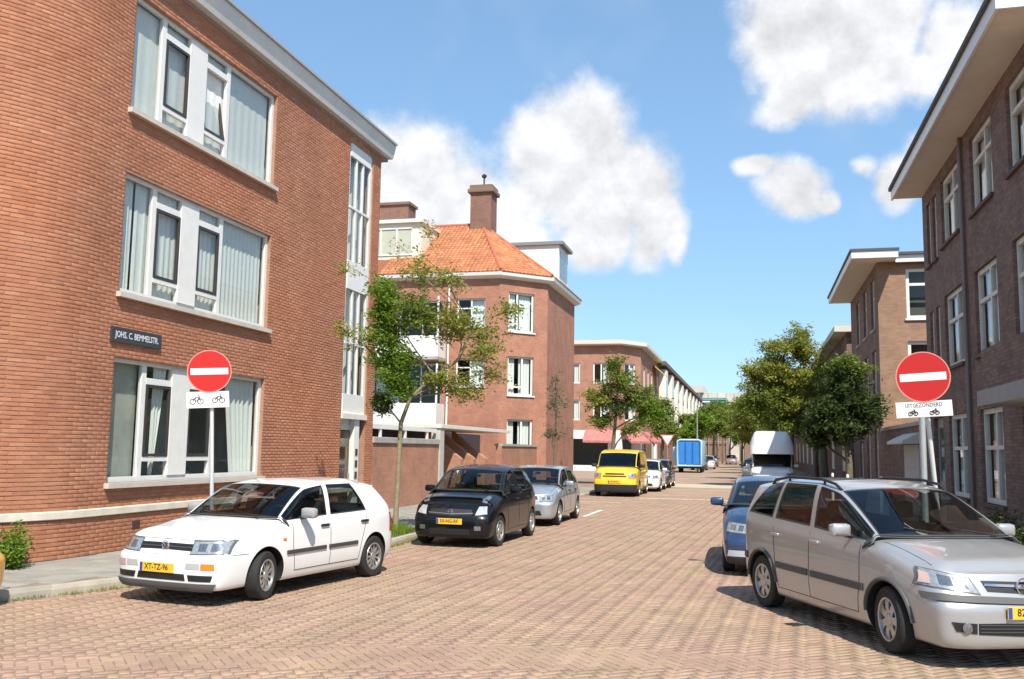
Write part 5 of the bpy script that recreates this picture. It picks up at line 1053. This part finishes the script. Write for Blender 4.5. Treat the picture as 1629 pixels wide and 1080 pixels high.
for (y, hw_, z0, z1, tp) in ((hl - .55, .86, 1.84, 1.98, .55), (hl - .75, .96, 1.82, 2.45, .72), (hl - 1.15, 1.0, 1.80, 2.86, .76), (hl - 2.2, 1.0, 1.80, 2.95, .80), (-hl + .5, 1.0, 1.80, 2.92, .82), (-hl + .15, .95, 1.80, 2.6, .75)):
    secs.append([(-hw_, y, z0), (-hw_ * (tp + .22), y, z0 + (z1 - z0) * .45), (-hw_ * tp, y, z1 - .08), (-hw_ * tp * .85, y, z1), (hw_ * tp * .85, y, z1), (hw_ * tp, y, z1 - .08), (hw_ * (tp + .22), y, z0 + (z1 - z0) * .45), (hw_, y, z0)])
mb = MB(); mb.add([p for s_ in secs for p in s_], [(i * 8 + j, i * 8 + (j + 1) % 8, i * 8 + 8 + (j + 1) % 8, i * 8 + 8 + j) for i in range(5) for j in range(8)] + [tuple(range(8)), tuple(range(40, 48))]); hr = mb.build('high_roof', MATS['camper_white'], cv, 50)
MB().box(.1, .24, hl - 1.02, hl - .9, 2.45, 2.56).build('roof_vent', mat('mirror_grey'), hr)
# --- blue box trailer
bt = thing('box_trailer', 'tall blue box trailer with pale blue rounded frame parked on the far left', 'trailer', (-5.6, 89, 0)); x0, x1, y0, y1 = -6.75, -4.45, 86.2, 92
PB_ = mat('pale_blue_frame', (.36, .56, .68), .5, var=.1); BB = mat('trailer_blue', (.03, .20, .58), .45, var=.15, vscale=1.5)
MB().box(x0, x1, y0 + .12, y1, .55, 2.95, bev=.18).build('box', PB_, bt, 40)
for a in range(3):
    xa = x0 + .2 + a * .64; dp = MB().box(xa, xa + .61, y0 + .05, y0 + .125, .78, 2.75, bev=.02).build('door_panel', BB, bt); MB().tube([(xa + .56, y0 + .03, .85), (xa + .56, y0 + .03, 2.65)], .022, 6).build('lock_bar', mat('trailer_blue_dark', (.015, .07, .25), .4), dp)
P = [(x0 + .1, .62), (x0 + .1, 2.75), (x0 + .3, 2.92), (x1 - .3, 2.92), (x1 - .1, 2.75), (x1 - .1, .62), (x0 + .1, .62)]
MB().tube([(a, y0 + .04, b) for a, b in P], .09, 8).build('frame', PB_, bt, 60)
MB().box(x0 + .1, x1 - .1, y0 + .2, y1 - .3, .38, .56).build('chassis', BLACK, bt)
for x in (x0 + .2, x1 - .2):
    for y in (y0 + 1.4, y0 + 4.4): MB().lathe([(.2, x - .1), (.36, x - .1), (.38, x - .05), (.38, x + .05), (.36, x + .1), (.2, x + .1), (.18, x), (.2, x - .1)], 20, 'x', (0, y, .38), cap=False).build('tyre', RUBBER, bt, 40)
MB().box(x0 - .4, x0 - .02, y0 + 1, y0 + 3, .9, 2.3, bev=.1).build('side_locker', PB_, bt)
# ------------------------------------------------------------------ signs and posts
SRED = mat('sign_red', (.50, .016, .012), .35); SWH = mat('sign_white', (.80, .76, .72), .4); INK = mat('sign_ink', (.05, .05, .06), .6); SBK = mat('sign_back', (.45, .46, .47), .5, .4)
def frame_to(C_, tilt):
    C_ = Vector(C_); ez = Vector((-C_.x, -C_.y, 0)).normalized(); ex = Vector((0, 0, 1)).cross(ez).normalized(); ey = Vector((0, 0, 1))
    a = ex * math.cos(tilt) + ey * math.sin(tilt); b = -ex * math.sin(tilt) + ey * math.cos(tilt)
    return Matrix(((a.x, b.x, ez.x, C_.x), (a.y, b.y, ez.y, C_.y), (a.z, b.z, ez.z, C_.z), (0, 0, 0, 1)))
def tf(mb, M, i0=0): mb.v[i0:] = [(M @ Vector(v))[:] for v in mb.v[i0:]]; return mb
def no_entry(label, C_, base, top, D, tilt, pw, phh, poff, words, bikes):
    t = thing('no_entry_sign', label, 'traffic sign', base, 'no entry signs at the street mouth'); M = frame_to(C_, tilt); r = D / 2
    d = tf(MB().lathe([(r, -.012), (r, .0), (r * .985, .004)], 48, 'z'), M).build('disc', SRED, t, 30)
    tf(MB().box(-r * .86, r * .86, -r * .155, r * .155, .0042, .0062), M).build('white_bar', SWH, d)
    tf(MB().lathe([(r * 1.0, -.014), (r * 1.02, -.014), (r * 1.02, .0065), (r * .975, .0065), (r * .975, .0045)], 48, 'z', cap=False), M).build('rim', mat('sign_rim', (.70, .25, .20), .4), d)
    M2 = frame_to(Vector(C_) + Vector((0, 0, poff)), tilt); p = tf(MB().box(-pw / 2, pw / 2, -phh / 2, phh / 2, -.008, .002, bev=.003), M2).build('sub_plate', SWH, t)
    if words:
        o = link('lettering', text_mesh(words, phh * .36, INK, .0006, squeeze=.80), p); o.matrix_local = Matrix.Translation(-off_of(t)) @ M2 @ Matrix.Translation((0, phh * .24, .0025))
    for (bx, by, s) in bikes:
        mb = MB(); ci = lambda x, y, r_: mb.tube([(x + r_ * math.cos(a), y + r_ * math.sin(a), .003) for a in np.linspace(0, 6.2832, 15)], .0065, 4, caps=False)
        ci(bx - .42 * s, by - .1 * s, .3 * s); ci(bx + .42 * s, by - .1 * s, .3 * s)
        mb.tube([(bx - .42 * s, by - .1 * s, .003), (bx - .15 * s, by + .35 * s, .003), (bx + .3 * s, by + .35 * s, .003), (bx + .42 * s, by - .1 * s, .003)], .0065, 4); mb.tube([(bx - .15 * s, by + .35 * s, .003), (bx + .02 * s, by - .1 * s, .003), (bx + .3 * s, by + .35 * s, .003)], .0065, 4); mb.tube([(bx + .3 * s, by + .35 * s, .003), (bx + .26 * s, by + .58 * s, .003), (bx + .12 * s, by + .6 * s, .003)], .0065, 4)
        tf(mb, M2).build('bicycle_symbol', INK, p)
    b = frame_to(C_, 0) @ Vector((0, 0, -.04)); MB().tube([base, (base[0] * .5 + top[0] * .5, base[1] * .5 + top[1] * .5, base[2] * .5 + top[2] * .5), top], .03, 12).build('pole', mat('white_pole', (.66, .66, .64), .4, .3, var=.1), t, 60)
    for zz in (.12, -.12): tf(MB().box(-.05, .05, zz - .02, zz + .02, -.05, -.012), M).build('bracket', SBK, t)
    return t
no_entry('red no entry sign on leaning white pole before the red brick flats', (-7.82, 12.42, 2.97), (-7.70, 12.56, .08), (-7.84, 12.49, 3.27), .62, R(3.6), .60, .24, -.42, None, [(-.16, -.01, .13), (.15, 0, .12)])
no_entry('red no entry sign on leaning white pole behind the silver people carrier', (2.10, 12.92, 2.89), (2.36, 13.30, .08), (2.10, 13.01, 3.2), .635, R(3.2), .66, .20, -.41, 'UITGEZONDERD', [(-.13, -.045, .075), (.12, -.045, .075)])
gp = thing('steel_post', 'plain grey steel post standing just behind the right no entry sign', 'post', (2.36, 14.7, .1)); MB().tube([(2.36, 14.7, .1), (2.36, 14.7, 2.5)], .045, 12).lathe([(.045, 2.5), (.03, 2.53), (0, 2.54)], 12, 'z', (2.36, 14.7, 0)).build('pole', STEEL, gp, 40); MB().lathe([(.075, .1), (.075, .22), (.05, .26)], 12, 'z', (2.36, 14.7, 0)).build('collar', STEEL, gp, 40)
for i, (x, y, h) in enumerate(((3.1, 34.5, 1.15), (2.95, 39.0, 1.1), (3.7, 30.5, 1.2))):
    o = thing('bollard', ('slim white bollard beside the shaded street tree trunk', 'slim white bollard near the sunlit end wall of the brown flats', 'slim white bollard in front of the garage door')[i], 'bollard', (x, y, .1), 'white bollards under the trees'); MB().lathe([(.05, .1), (.05, h), (.035, h + .05), (0, h + .06)], 12, 'z', (x, y, 0)).build('shaft', SWH, o, 40); MB().lathe([(.054, h - .2), (.054, h - .08)], 12, 'z', (x, y, 0), cap=False).build('band', SRED, o)
ys = thing('yield_sign', 'white inverted triangle give way sign by the cross street', 'traffic sign', (-5.42, 62, 0)); MB().tube([(-5.42, 62, 0), (-5.42, 62, 2.95)], .035, 8).build('pole', STEEL, ys)
pt = lambda s, y: [(-5.42 - s, y, 2.95), (-5.42 + s, y, 2.95), (-5.42, y, 2.95 - s * 1.7)]
MB().prism(pt(.45, 61.93), (0, .02, 0)).build('red_triangle', mat('faded_red', (.55, .20, .17), .5), ys); MB().prism([(p[0], p[1], p[2] - .06) for p in pt(.34, 61.915)], (0, .012, 0)).build('white_triangle', SWH, ys)
for (x, y, h, s, lab) in ((-5.1, 90, 6.5, 1, 'slim grey street lamp rising beside the blue box trailer'), (-5.0, 140, 5.9, 1, 'distant grey street lamp with short arm among avenue trees'), (1.9, 62, 3.9, -1, 'grey street lamp just behind the white camper van')):
    o = thing('street_lamp', lab, 'street lamp', (x, y, 0)); MB().tube([(x, y, 0), (x, y, h * .9), (x + .1 * s, y, h * .97), (x + .6 * s, y, h)], [.08, .055, .045, .04], 8).build('pole', STEEL, o, 60); MB().box(min(x + .5 * s, x + 1.2 * s), max(x + .5 * s, x + 1.2 * s), y - .13, y + .13, h - .04, h + .1, bev=.04).build('lamp_head', mat('lamp_pale', (.66, .66, .62), .5), o)
# ------------------------------------------------------------------ trees and plants
BARK = mat('bark', (.16, .13, .085), .9, var=.35, vscale=9, bump=.6, bscale=40); BARKP = mat('pale_bark', (.30, .245, .15), .9, var=.35, vscale=9, bump=.5, bscale=40)
LF = {'fresh': leaf_mat('leaf_fresh', [(0.105, 0.217, 0.020), (0.167, 0.299, 0.029), (0.251, 0.366, 0.041), (0.084, 0.167, 0.020), (0.315, 0.399, 0.050)]),
      'olive': leaf_mat('leaf_olive', [(0.192, 0.250, 0.044), (0.288, 0.326, 0.062), (0.134, 0.192, 0.035), (0.384, 0.384, 0.070), (0.461, 0.365, 0.062)]),
      'mid': leaf_mat('leaf_mid', [(0.130, 0.200, 0.034), (0.216, 0.280, 0.050), (0.097, 0.160, 0.034), (0.302, 0.340, 0.059), (0.173, 0.240, 0.050)]),
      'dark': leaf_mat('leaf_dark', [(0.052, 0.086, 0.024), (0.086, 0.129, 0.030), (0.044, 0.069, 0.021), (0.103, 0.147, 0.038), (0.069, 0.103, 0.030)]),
      'grey': leaf_mat('leaf_grey', [(0.154, 0.169, 0.084), (0.216, 0.216, 0.112), (0.108, 0.123, 0.070), (0.246, 0.216, 0.112), (0.185, 0.154, 0.084)])}
def leaves(P, size, seed, up=.5):
    r = np.random.RandomState(seed); n = len(P); a = r.randn(n, 3); a[:, 2] *= .6; a /= np.linalg.norm(a, axis=1, keepdims=True); q = r.randn(n, 3); q[:, 2] += up * 2
    b = np.cross(q, a); b /= np.maximum(np.linalg.norm(b, axis=1, keepdims=True), 1e-6); s = size * (.6 + .8 * r.rand(n, 1))
    bend = np.cross(a, b) * s * .18
    V = np.stack([P - a * s, P - b * s * .42 + bend, P + a * s, P + b * s * .42 + bend], 1).reshape(-1, 3); return V, np.arange(4 * n).reshape(n, 4)
def tree(name, label, group, trunk, blobs, m, lsize=.06, per=40, spread=.22, bark=BARK, seed=1, loc=None):
    """trunk = [(x,y,z,r)], blobs = [(x,y,z,rx,ry,rz,twigs, leaf factor, material)]"""
    r = random.Random(seed); base = loc or (trunk[0][0], trunk[0][1], trunk[0][2]); o = thing(name, label, 'tree', base, group); tp = [Vector(q[:3]) for q in trunk]
    MB().tube(tp, [q[3] for q in trunk], 10).build('trunk', bark, o, 60); br = MB(); LP = {}
    for bi, bl in enumerate(blobs):
        c = Vector(bl[:3]); rx, ry, rz_, n, fac = bl[3:8]; mm = bl[8] if len(bl) > 8 else m
        root_i = min(range(len(tp)), key=lambda i: (tp[i] - c).length + (0 if tp[i].z < c.z - .2 else 1.2) + (3 if i == 0 else 0)); s = tp[root_i]; mid = (s + c) / 2 + Vector((r.uniform(-.2, .2), r.uniform(-.2, .2), r.uniform(-.05, .35) * (c - s).length * .3))
        limb = [s, s * .35 + mid * .65, mid * .5 + c * .5, c]; rad = max(.014, trunk[root_i][3] * .5); br.tube(limb, [rad, rad * .8, rad * .55, rad * .35], 6)
        for k in range(n):
            while True:
                v = Vector((r.uniform(-1, 1), r.uniform(-1, 1), r.uniform(-1, 1)))
                if .15 < v.length < 1: break
            v *= v.length ** -.35; e = c + Vector((v.x * rx, v.y * ry, v.z * rz_)); st = limb[r.choice((1, 2, 2, 3, 3))]; st = st + (c - st) * r.uniform(0, .8); m1 = (st + e) / 2 + Vector((r.uniform(-.12, .12), r.uniform(-.12, .12), r.uniform(0, .2))) * min(1, rx)
            br.tube([st, m1, e], [rad * .32, rad * .2, .004], 4, caps=False)
            kk = int(per * fac * r.uniform(.5, 1.5))
            for _ in range(kk):
                f = r.uniform(.3, 1.08); p = st * (1 - f) ** 2 + m1 * 2 * f * (1 - f) + e * f * f; LP.setdefault(mm, []).append((p.x + r.gauss(0, spread * .55), p.y + r.gauss(0, spread * .55), p.z + r.gauss(0, spread * .4) - .03))
    br.build('branches', bark, o, 60)
    for i, (mm, P) in enumerate(LP.items()):
        V, Fq = leaves(np.array(P), lsize, seed * 7 + i); link('crown', np_mesh('crown', V, Fq, LF[mm], RNG.rand(len(Fq)), 1, off=off_of(o)), o)
    return o
def push(tr, k, X0=0):
    return [(q[0] * k, q[1] * k, (1.9 + (q[2] - 1.9) * k) if q[2] > .2 else q[2]) + tuple(v * k for v in q[3:6 if len(q) > 4 else 4]) + tuple(q[6:] if len(q) > 4 else ()) for q in tr]
tree('street_tree', 'young street tree, one half dense green and the other thinly leaved, before the yard wall', 'trees along the left kerb',
     [(-7.40, 19.1, .1, .062), (-7.37, 19.1, 1.2, .052), (-7.30, 19.0, 2.4, .047), (-7.08, 18.95, 2.95, .04), (-6.55, 18.95, 3.4, .034), (-6.05, 19.0, 3.75, .035), (-5.75, 19, 4.4, .025)],
     [(-7.62, 18.55, 5.05, .42, .5, .50, 34, 1.8, 'fresh'), (-7.60, 18.55, 4.35, .46, .5, .5, 34, 1.8, 'fresh'), (-7.35, 18.65, 3.65, .62, .5, .45, 36, 1.7, 'fresh'), (-7.2, 18.7, 3.2, .50, .4, .3, 20, 2.0, 'fresh'), (-7.62, 18.7, 2.85, .16, .2, .26, 10, 2.2, 'dark'),  # lowest clump in dark leaves: shade under the crown put into colour
      (-6.85, 18.6, 4.7, .55, .6, .55, 34, 1.0, 'mid'), (-6.9, 18.6, 5.6, .55, .6, .55, 22, .5, 'olive'), (-6.6, 18.5, 6.35, .4, .5, .5, 12, .18, 'olive'), (-6.05, 18.9, 4.55, .6, .7, .5, 36, .9, 'olive'), (-5.45, 19, 4.1, .5, .6, .55, 30, .75, 'olive'), (-6.3, 18.9, 3.4, .6, .5, .35, 24, .6, 'olive'), (-5.75, 19, 3.15, .45, .5, .45, 24, .6, 'olive'), (-5.0, 19.1, 4.75, .4, .5, .4, 16, .5, 'olive'), (-5.15, 19.1, 3.5, .35, .4, .35, 12, .45, 'olive'), (-6.2, 18.7, 5.45, .5, .5, .4, 18, .45, 'olive'), (-8.35, 18.3, 4.35, .4, .4, .45, 14, .4, 'olive'), (-8.3, 18.3, 5.7, .25, .3, .3, 6, .3, 'olive'), (-7.3, 18.6, 6.2, .35, .3, .4, 8, .15, 'olive')],
     'olive', .040, 60, .15, BARKP, 3)
tree('street_tree', 'spindly grey leaved sapling at the corner of the tiled roof house', 'trees along the left kerb', [(-6.95, 33.5, .1, .05), (-6.95, 33.5, 1.8, .04), (-6.9, 33.5, 3.2, .03), (-6.95, 33.5, 4.4, .015)], [(-6.95, 33.5, 3.6, .5, .5, .7, 20, .5), (-6.9, 33.5, 2.6, .5, .5, .5, 16, .5), (-7.0, 33.5, 4.5, .3, .3, .4, 8, .4)], 'grey', .05, 40, .16, BARK, 4)
tree('street_tree', 'round crowned street tree standing over the yellow van', 'trees along the left kerb', [(-7.15, 49, .1, .12), (-7.1, 49, 1.8, .11), (-7.0, 49, 3.0, .09), (-6.9, 49, 4.2, .06)],
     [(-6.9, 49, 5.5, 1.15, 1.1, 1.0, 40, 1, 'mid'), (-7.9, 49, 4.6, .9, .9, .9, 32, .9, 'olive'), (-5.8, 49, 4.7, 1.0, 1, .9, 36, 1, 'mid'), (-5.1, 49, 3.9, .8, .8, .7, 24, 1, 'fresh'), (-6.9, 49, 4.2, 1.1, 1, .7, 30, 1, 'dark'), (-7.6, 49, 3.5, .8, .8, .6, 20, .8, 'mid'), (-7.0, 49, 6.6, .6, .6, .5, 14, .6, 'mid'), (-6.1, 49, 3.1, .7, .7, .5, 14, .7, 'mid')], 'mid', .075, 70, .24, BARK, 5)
tree('street_tree', 'large yellow green street tree overhanging the white camper van', 'trees along the right kerb', push([(3.0, 44, .1, .2), (2.95, 44, 2.0, .17), (2.8, 44, 3.6, .13), (2.4, 44, 5.0, .09), (2.1, 44, 6.4, .05)], 1.23),
     push([(2.0, 44, 6.6, 1.2, 1.2, .8, 44, 1, 'olive'), (.8, 44, 5.7, 1.2, 1.2, .8, 44, 1, 'olive'), (.0, 44, 5.2, .9, .9, .8, 28, .9, 'olive'), (2.0, 44, 7.4, .6, .5, .45, 12, .6, 'olive'), (1.7, 44, 5.2, 1.5, 1.4, .8, 56, 1, 'olive'), (.5, 44, 4.3, 1.2, 1.2, .7, 44, 1, 'mid'), (2.2, 44, 4.0, 1.4, 1.3, .7, 50, 1, 'olive'), (3.6, 44, 5.4, 1.3, 1.2, 1.0, 50, 1, 'olive'), (1.2, 44, 3.3, 1.2, 1.1, .55, 34, 1, 'mid'), (-.3, 44, 3.6, .7, .8, .5, 18, 1, 'mid'), (4.1, 43.5, 4.2, .8, 1, .8, 26, 1, 'mid'), (.8, 44, 6.7, .6, .6, .4, 12, .6, 'olive')], 1.23), 'olive', .085, 100, .28, BARK, 6)
tree('street_tree', 'street tree with shade darkened leaves beside the brown brick flats', 'trees along the right kerb', [(3.25, 35.5, .1, .14), (3.25, 35.5, 1.6, .12), (3.15, 35.5, 2.8, .09), (3.1, 35.5, 4.0, .05)],
     [(3.1, 35.5, 4.5, .9, .9, .7, 40, 1, 'dark'), (2.5, 35.5, 3.4, .95, .9, .75, 44, 1.2, 'dark'), (3.7, 35.5, 3.5, .85, .9, .75, 44, 1.2, 'dark'), (3.1, 35.5, 2.8, 1.2, 1, .45, 44, 1.2, 'dark'), (2.1, 35.5, 2.6, .5, .6, .5, 18, 1.1, 'dark'), (3.3, 35.5, 5.0, .9, .8, .45, 26, .9, 'mid')], 'dark', .07, 80, .2, BARK, 7)  # dark leaf colour carries the shade this tree stands in
def avenue(x, y, h, w_, mt, lab, seed, grp, per=55):
    q = random.Random(seed); bl = [(x + q.uniform(-.5, .5) * w_, y + q.uniform(-.5, .5) * w_, h * q.uniform(.48, .88), w_ * .55, w_ * .55, h * .13, 26, 1, mt) for _ in range(7)] + [(x, y, h * .9, w_ * .35, w_ * .35, h * .08, 14, .8, mt)]
    tree('street_tree', lab, grp, [(x, y, .0, .16), (x, y, h * .25, .14), (x + .1, y, h * .5, .1), (x, y, h * .75, .05)], bl, mt, .15 if y > 90 else .11, per, .36, BARK, seed)
avenue(-6.9, 74, 6.1, 2.1, 'mid', 'leafy street tree by the give way sign and far shop block', 11, 'trees along the left kerb')
avenue(-6.3, 112, 6.6, 2.4, 'fresh', 'bright green tree in the avenue beyond the blue trailer', 12, 'avenue trees'); avenue(-5.6, 138, 9.2, 3.0, 'mid', 'tall green avenue tree against the green scaffold netting', 13, 'avenue trees'); avenue(-1.6, 172, 11, 3.4, 'mid', 'distant broad tree closing the end of the avenue', 14, 'avenue trees'); avenue(-9, 168, 8, 3, 'fresh', 'distant light green tree near the end of the terrace', 20, 'avenue trees')
avenue(2.2, 60, 7.2, 2.5, 'mid', 'leafy tree standing right behind the white camper van', 15, 'trees along the right kerb'); avenue(2.4, 78, 7.8, 2.9, 'dark', 'dark green tree further along the right pavement', 16, 'trees along the right kerb'); avenue(1.8, 100, 8.6, 3.0, 'mid', 'tall tree leaning over the far right parking row', 17, 'trees along the right kerb'); avenue(1.6, 128, 10, 3.4, 'dark', 'big dark tree far along the right pavement', 18, 'trees along the right kerb'); avenue(4.0, 66, 6.5, 2.0, 'dark', 'dark tree pressed against the low brick terrace', 19, 'trees along the right kerb'); avenue(.6, 68, 6.4, 2.6, 'olive', 'light green tree hanging over the camper roof', 25, 'trees along the right kerb'); avenue(-1.4, 118, 8.2, 3.4, 'mid', 'wide spreading tree leaning over the far carriageway', 26, 'avenue trees'); avenue(-5.0, 160, 9.5, 3.2, 'mid', 'tall tree screening the foot of the scaffolding', 27, 'avenue trees'); avenue(-7.2, 186, 12.2, 3.6, 'mid', 'tall tree rising in front of the pale distant block', 28, 'avenue trees'); avenue(-2.6, 192, 13.2, 4.2, 'mid', 'tallest tree at the very end of the street', 29, 'avenue trees'); avenue(-10.2, 206, 9.0, 2.6, 'fresh', 'pale green tree beside the last terrace house', 30, 'avenue trees'); avenue(-3.6, 150, 8.4, 3.2, 'mid', 'broad tree standing before the scaffolded block', 22, 'avenue trees'); avenue(.4, 88, 6.8, 2.8, 'mid', 'bushy tree hanging over the far end of the parking row', 23, 'trees along the right kerb'); avenue(-8.2, 128, 7.0, 2.6, 'mid', 'leafy tree in front of the receding terrace', 24, 'avenue trees'); avenue(1.0, 155, 11, 3.4, 'mid', 'very distant tall tree at the right of the avenue', 21, 'trees along the right kerb')
def shrub(name, label, x, y, z0, rx, ry, h, n, mt, ls, seed, cat='shrub'):
    r = np.random.RandomState(seed); o = thing(name, label, cat, (x, y, z0)); st = MB(); P = []
    for i in range(26):
        e = Vector((x + r.uniform(-1, 1) * rx, y + r.uniform(-1, 1) * ry, z0 + h * r.uniform(.35, 1))); st.tube([(x + (e.x - x) * .2, y + (e.y - y) * .2, z0), (x + (e.x - x) * .6, y + (e.y - y) * .6, z0 + h * .4), e], [.008, .006, .003], 4, caps=False)
        for k in range(n // 26): f = r.uniform(.25, 1.05); P.append((x + (e.x - x) * f + r.normal(0, .06), y + (e.y - y) * f + r.normal(0, .06), z0 + (e.z - z0) * f + r.normal(0, .05)))
    st.build('stems', BARK, o); V, Fq = leaves(np.array(P), ls, seed); link('foliage', np_mesh('foliage', V, Fq, LF[mt], RNG.rand(len(Fq)), 1, off=off_of(o)), o); return o
shrub('shrub', 'small leafy shrub at the foot of the rounded brick corner', -10.1, 11.35, .10, .30, .28, .62, 2200, 'fresh', .032, 31)
shrub('shrub', 'dark evergreen bush below the flats windows on the right', 4.15, 17.2, .10, .38, .7, .85, 3200, 'dark', .035, 32)
shrub('weed', 'low weed growing out of the pavement by the plinth', -9.95, 14.3, .11, .16, .12, .16, 300, 'mid', .022, 33, 'weed')
# planting strip with grass round the young tree
sheet('planting_strip', [(-8.05, 14.5), (-6.96, 14.6), (-6.93, 19.7), (-8.05, 19.7)], .113, mat('bare_soil', (.16, .12, .08), .95, var=.3, vscale=6, bump=.5, bscale=60))
r = np.random.RandomState(9); n = 5200; gx, gy = r.uniform(-8.02, -6.97, n), r.uniform(14.6, 19.65, n); hh = r.uniform(.05, .17, n) * (1 + .4 * np.sin(gx * 5 + gy * 3)); an = r.uniform(0, 6.28, n); le = r.uniform(.02, .07, n)
ca_, sa_ = np.cos(an), np.sin(an); w0 = .006; z0 = .113
V = np.stack([np.c_[gx - sa_ * w0, gy + ca_ * w0, np.full(n, z0)], np.c_[gx + sa_ * w0, gy - ca_ * w0, np.full(n, z0)], np.c_[gx + ca_ * le + sa_ * .002, gy + sa_ * le - ca_ * .002, z0 + hh], np.c_[gx + ca_ * le - sa_ * .002, gy + sa_ * le + ca_ * .002, z0 + hh]], 1).reshape(-1, 3)
tag(link('grass', np_mesh('grass', V, np.arange(4 * n).reshape(n, 4), LF['fresh'], r.rand(n), 1)), 'short green grass in the planting strip round the young tree', 'grass', kind='stuff')
# weeds and grit in the gutter
n = 1500; s_ = r.rand(n); yy = 9.5 + s_ * 9; xx = np.interp(yy, [8.6, 9.4, 10.5, 12, 13.6, 15.2, 17, 20], [-9.3, -8.75, -8.3, -7.75, -7.2, -6.9, -6.78, -6.75]) + np.abs(r.normal(0, .05, n)); hh = r.uniform(.01, .05, n); an = r.uniform(0, 6.28, n)
V = np.stack([np.c_[xx - .004, yy, np.zeros(n)], np.c_[xx + .004, yy, np.zeros(n)], np.c_[xx + np.cos(an) * .03 + .003, yy + np.sin(an) * .03, hh], np.c_[xx + np.cos(an) * .03 - .003, yy + np.sin(an) * .03, hh]], 1).reshape(-1, 3)
tag(link('gutter_weeds', np_mesh('gutter_weeds', V, np.arange(4 * n).reshape(n, 4), LF['olive'], r.rand(n), 1)), 'sparse dry weeds growing along the left kerb', 'weeds', kind='stuff')
S.render.engine = 'CYCLES'
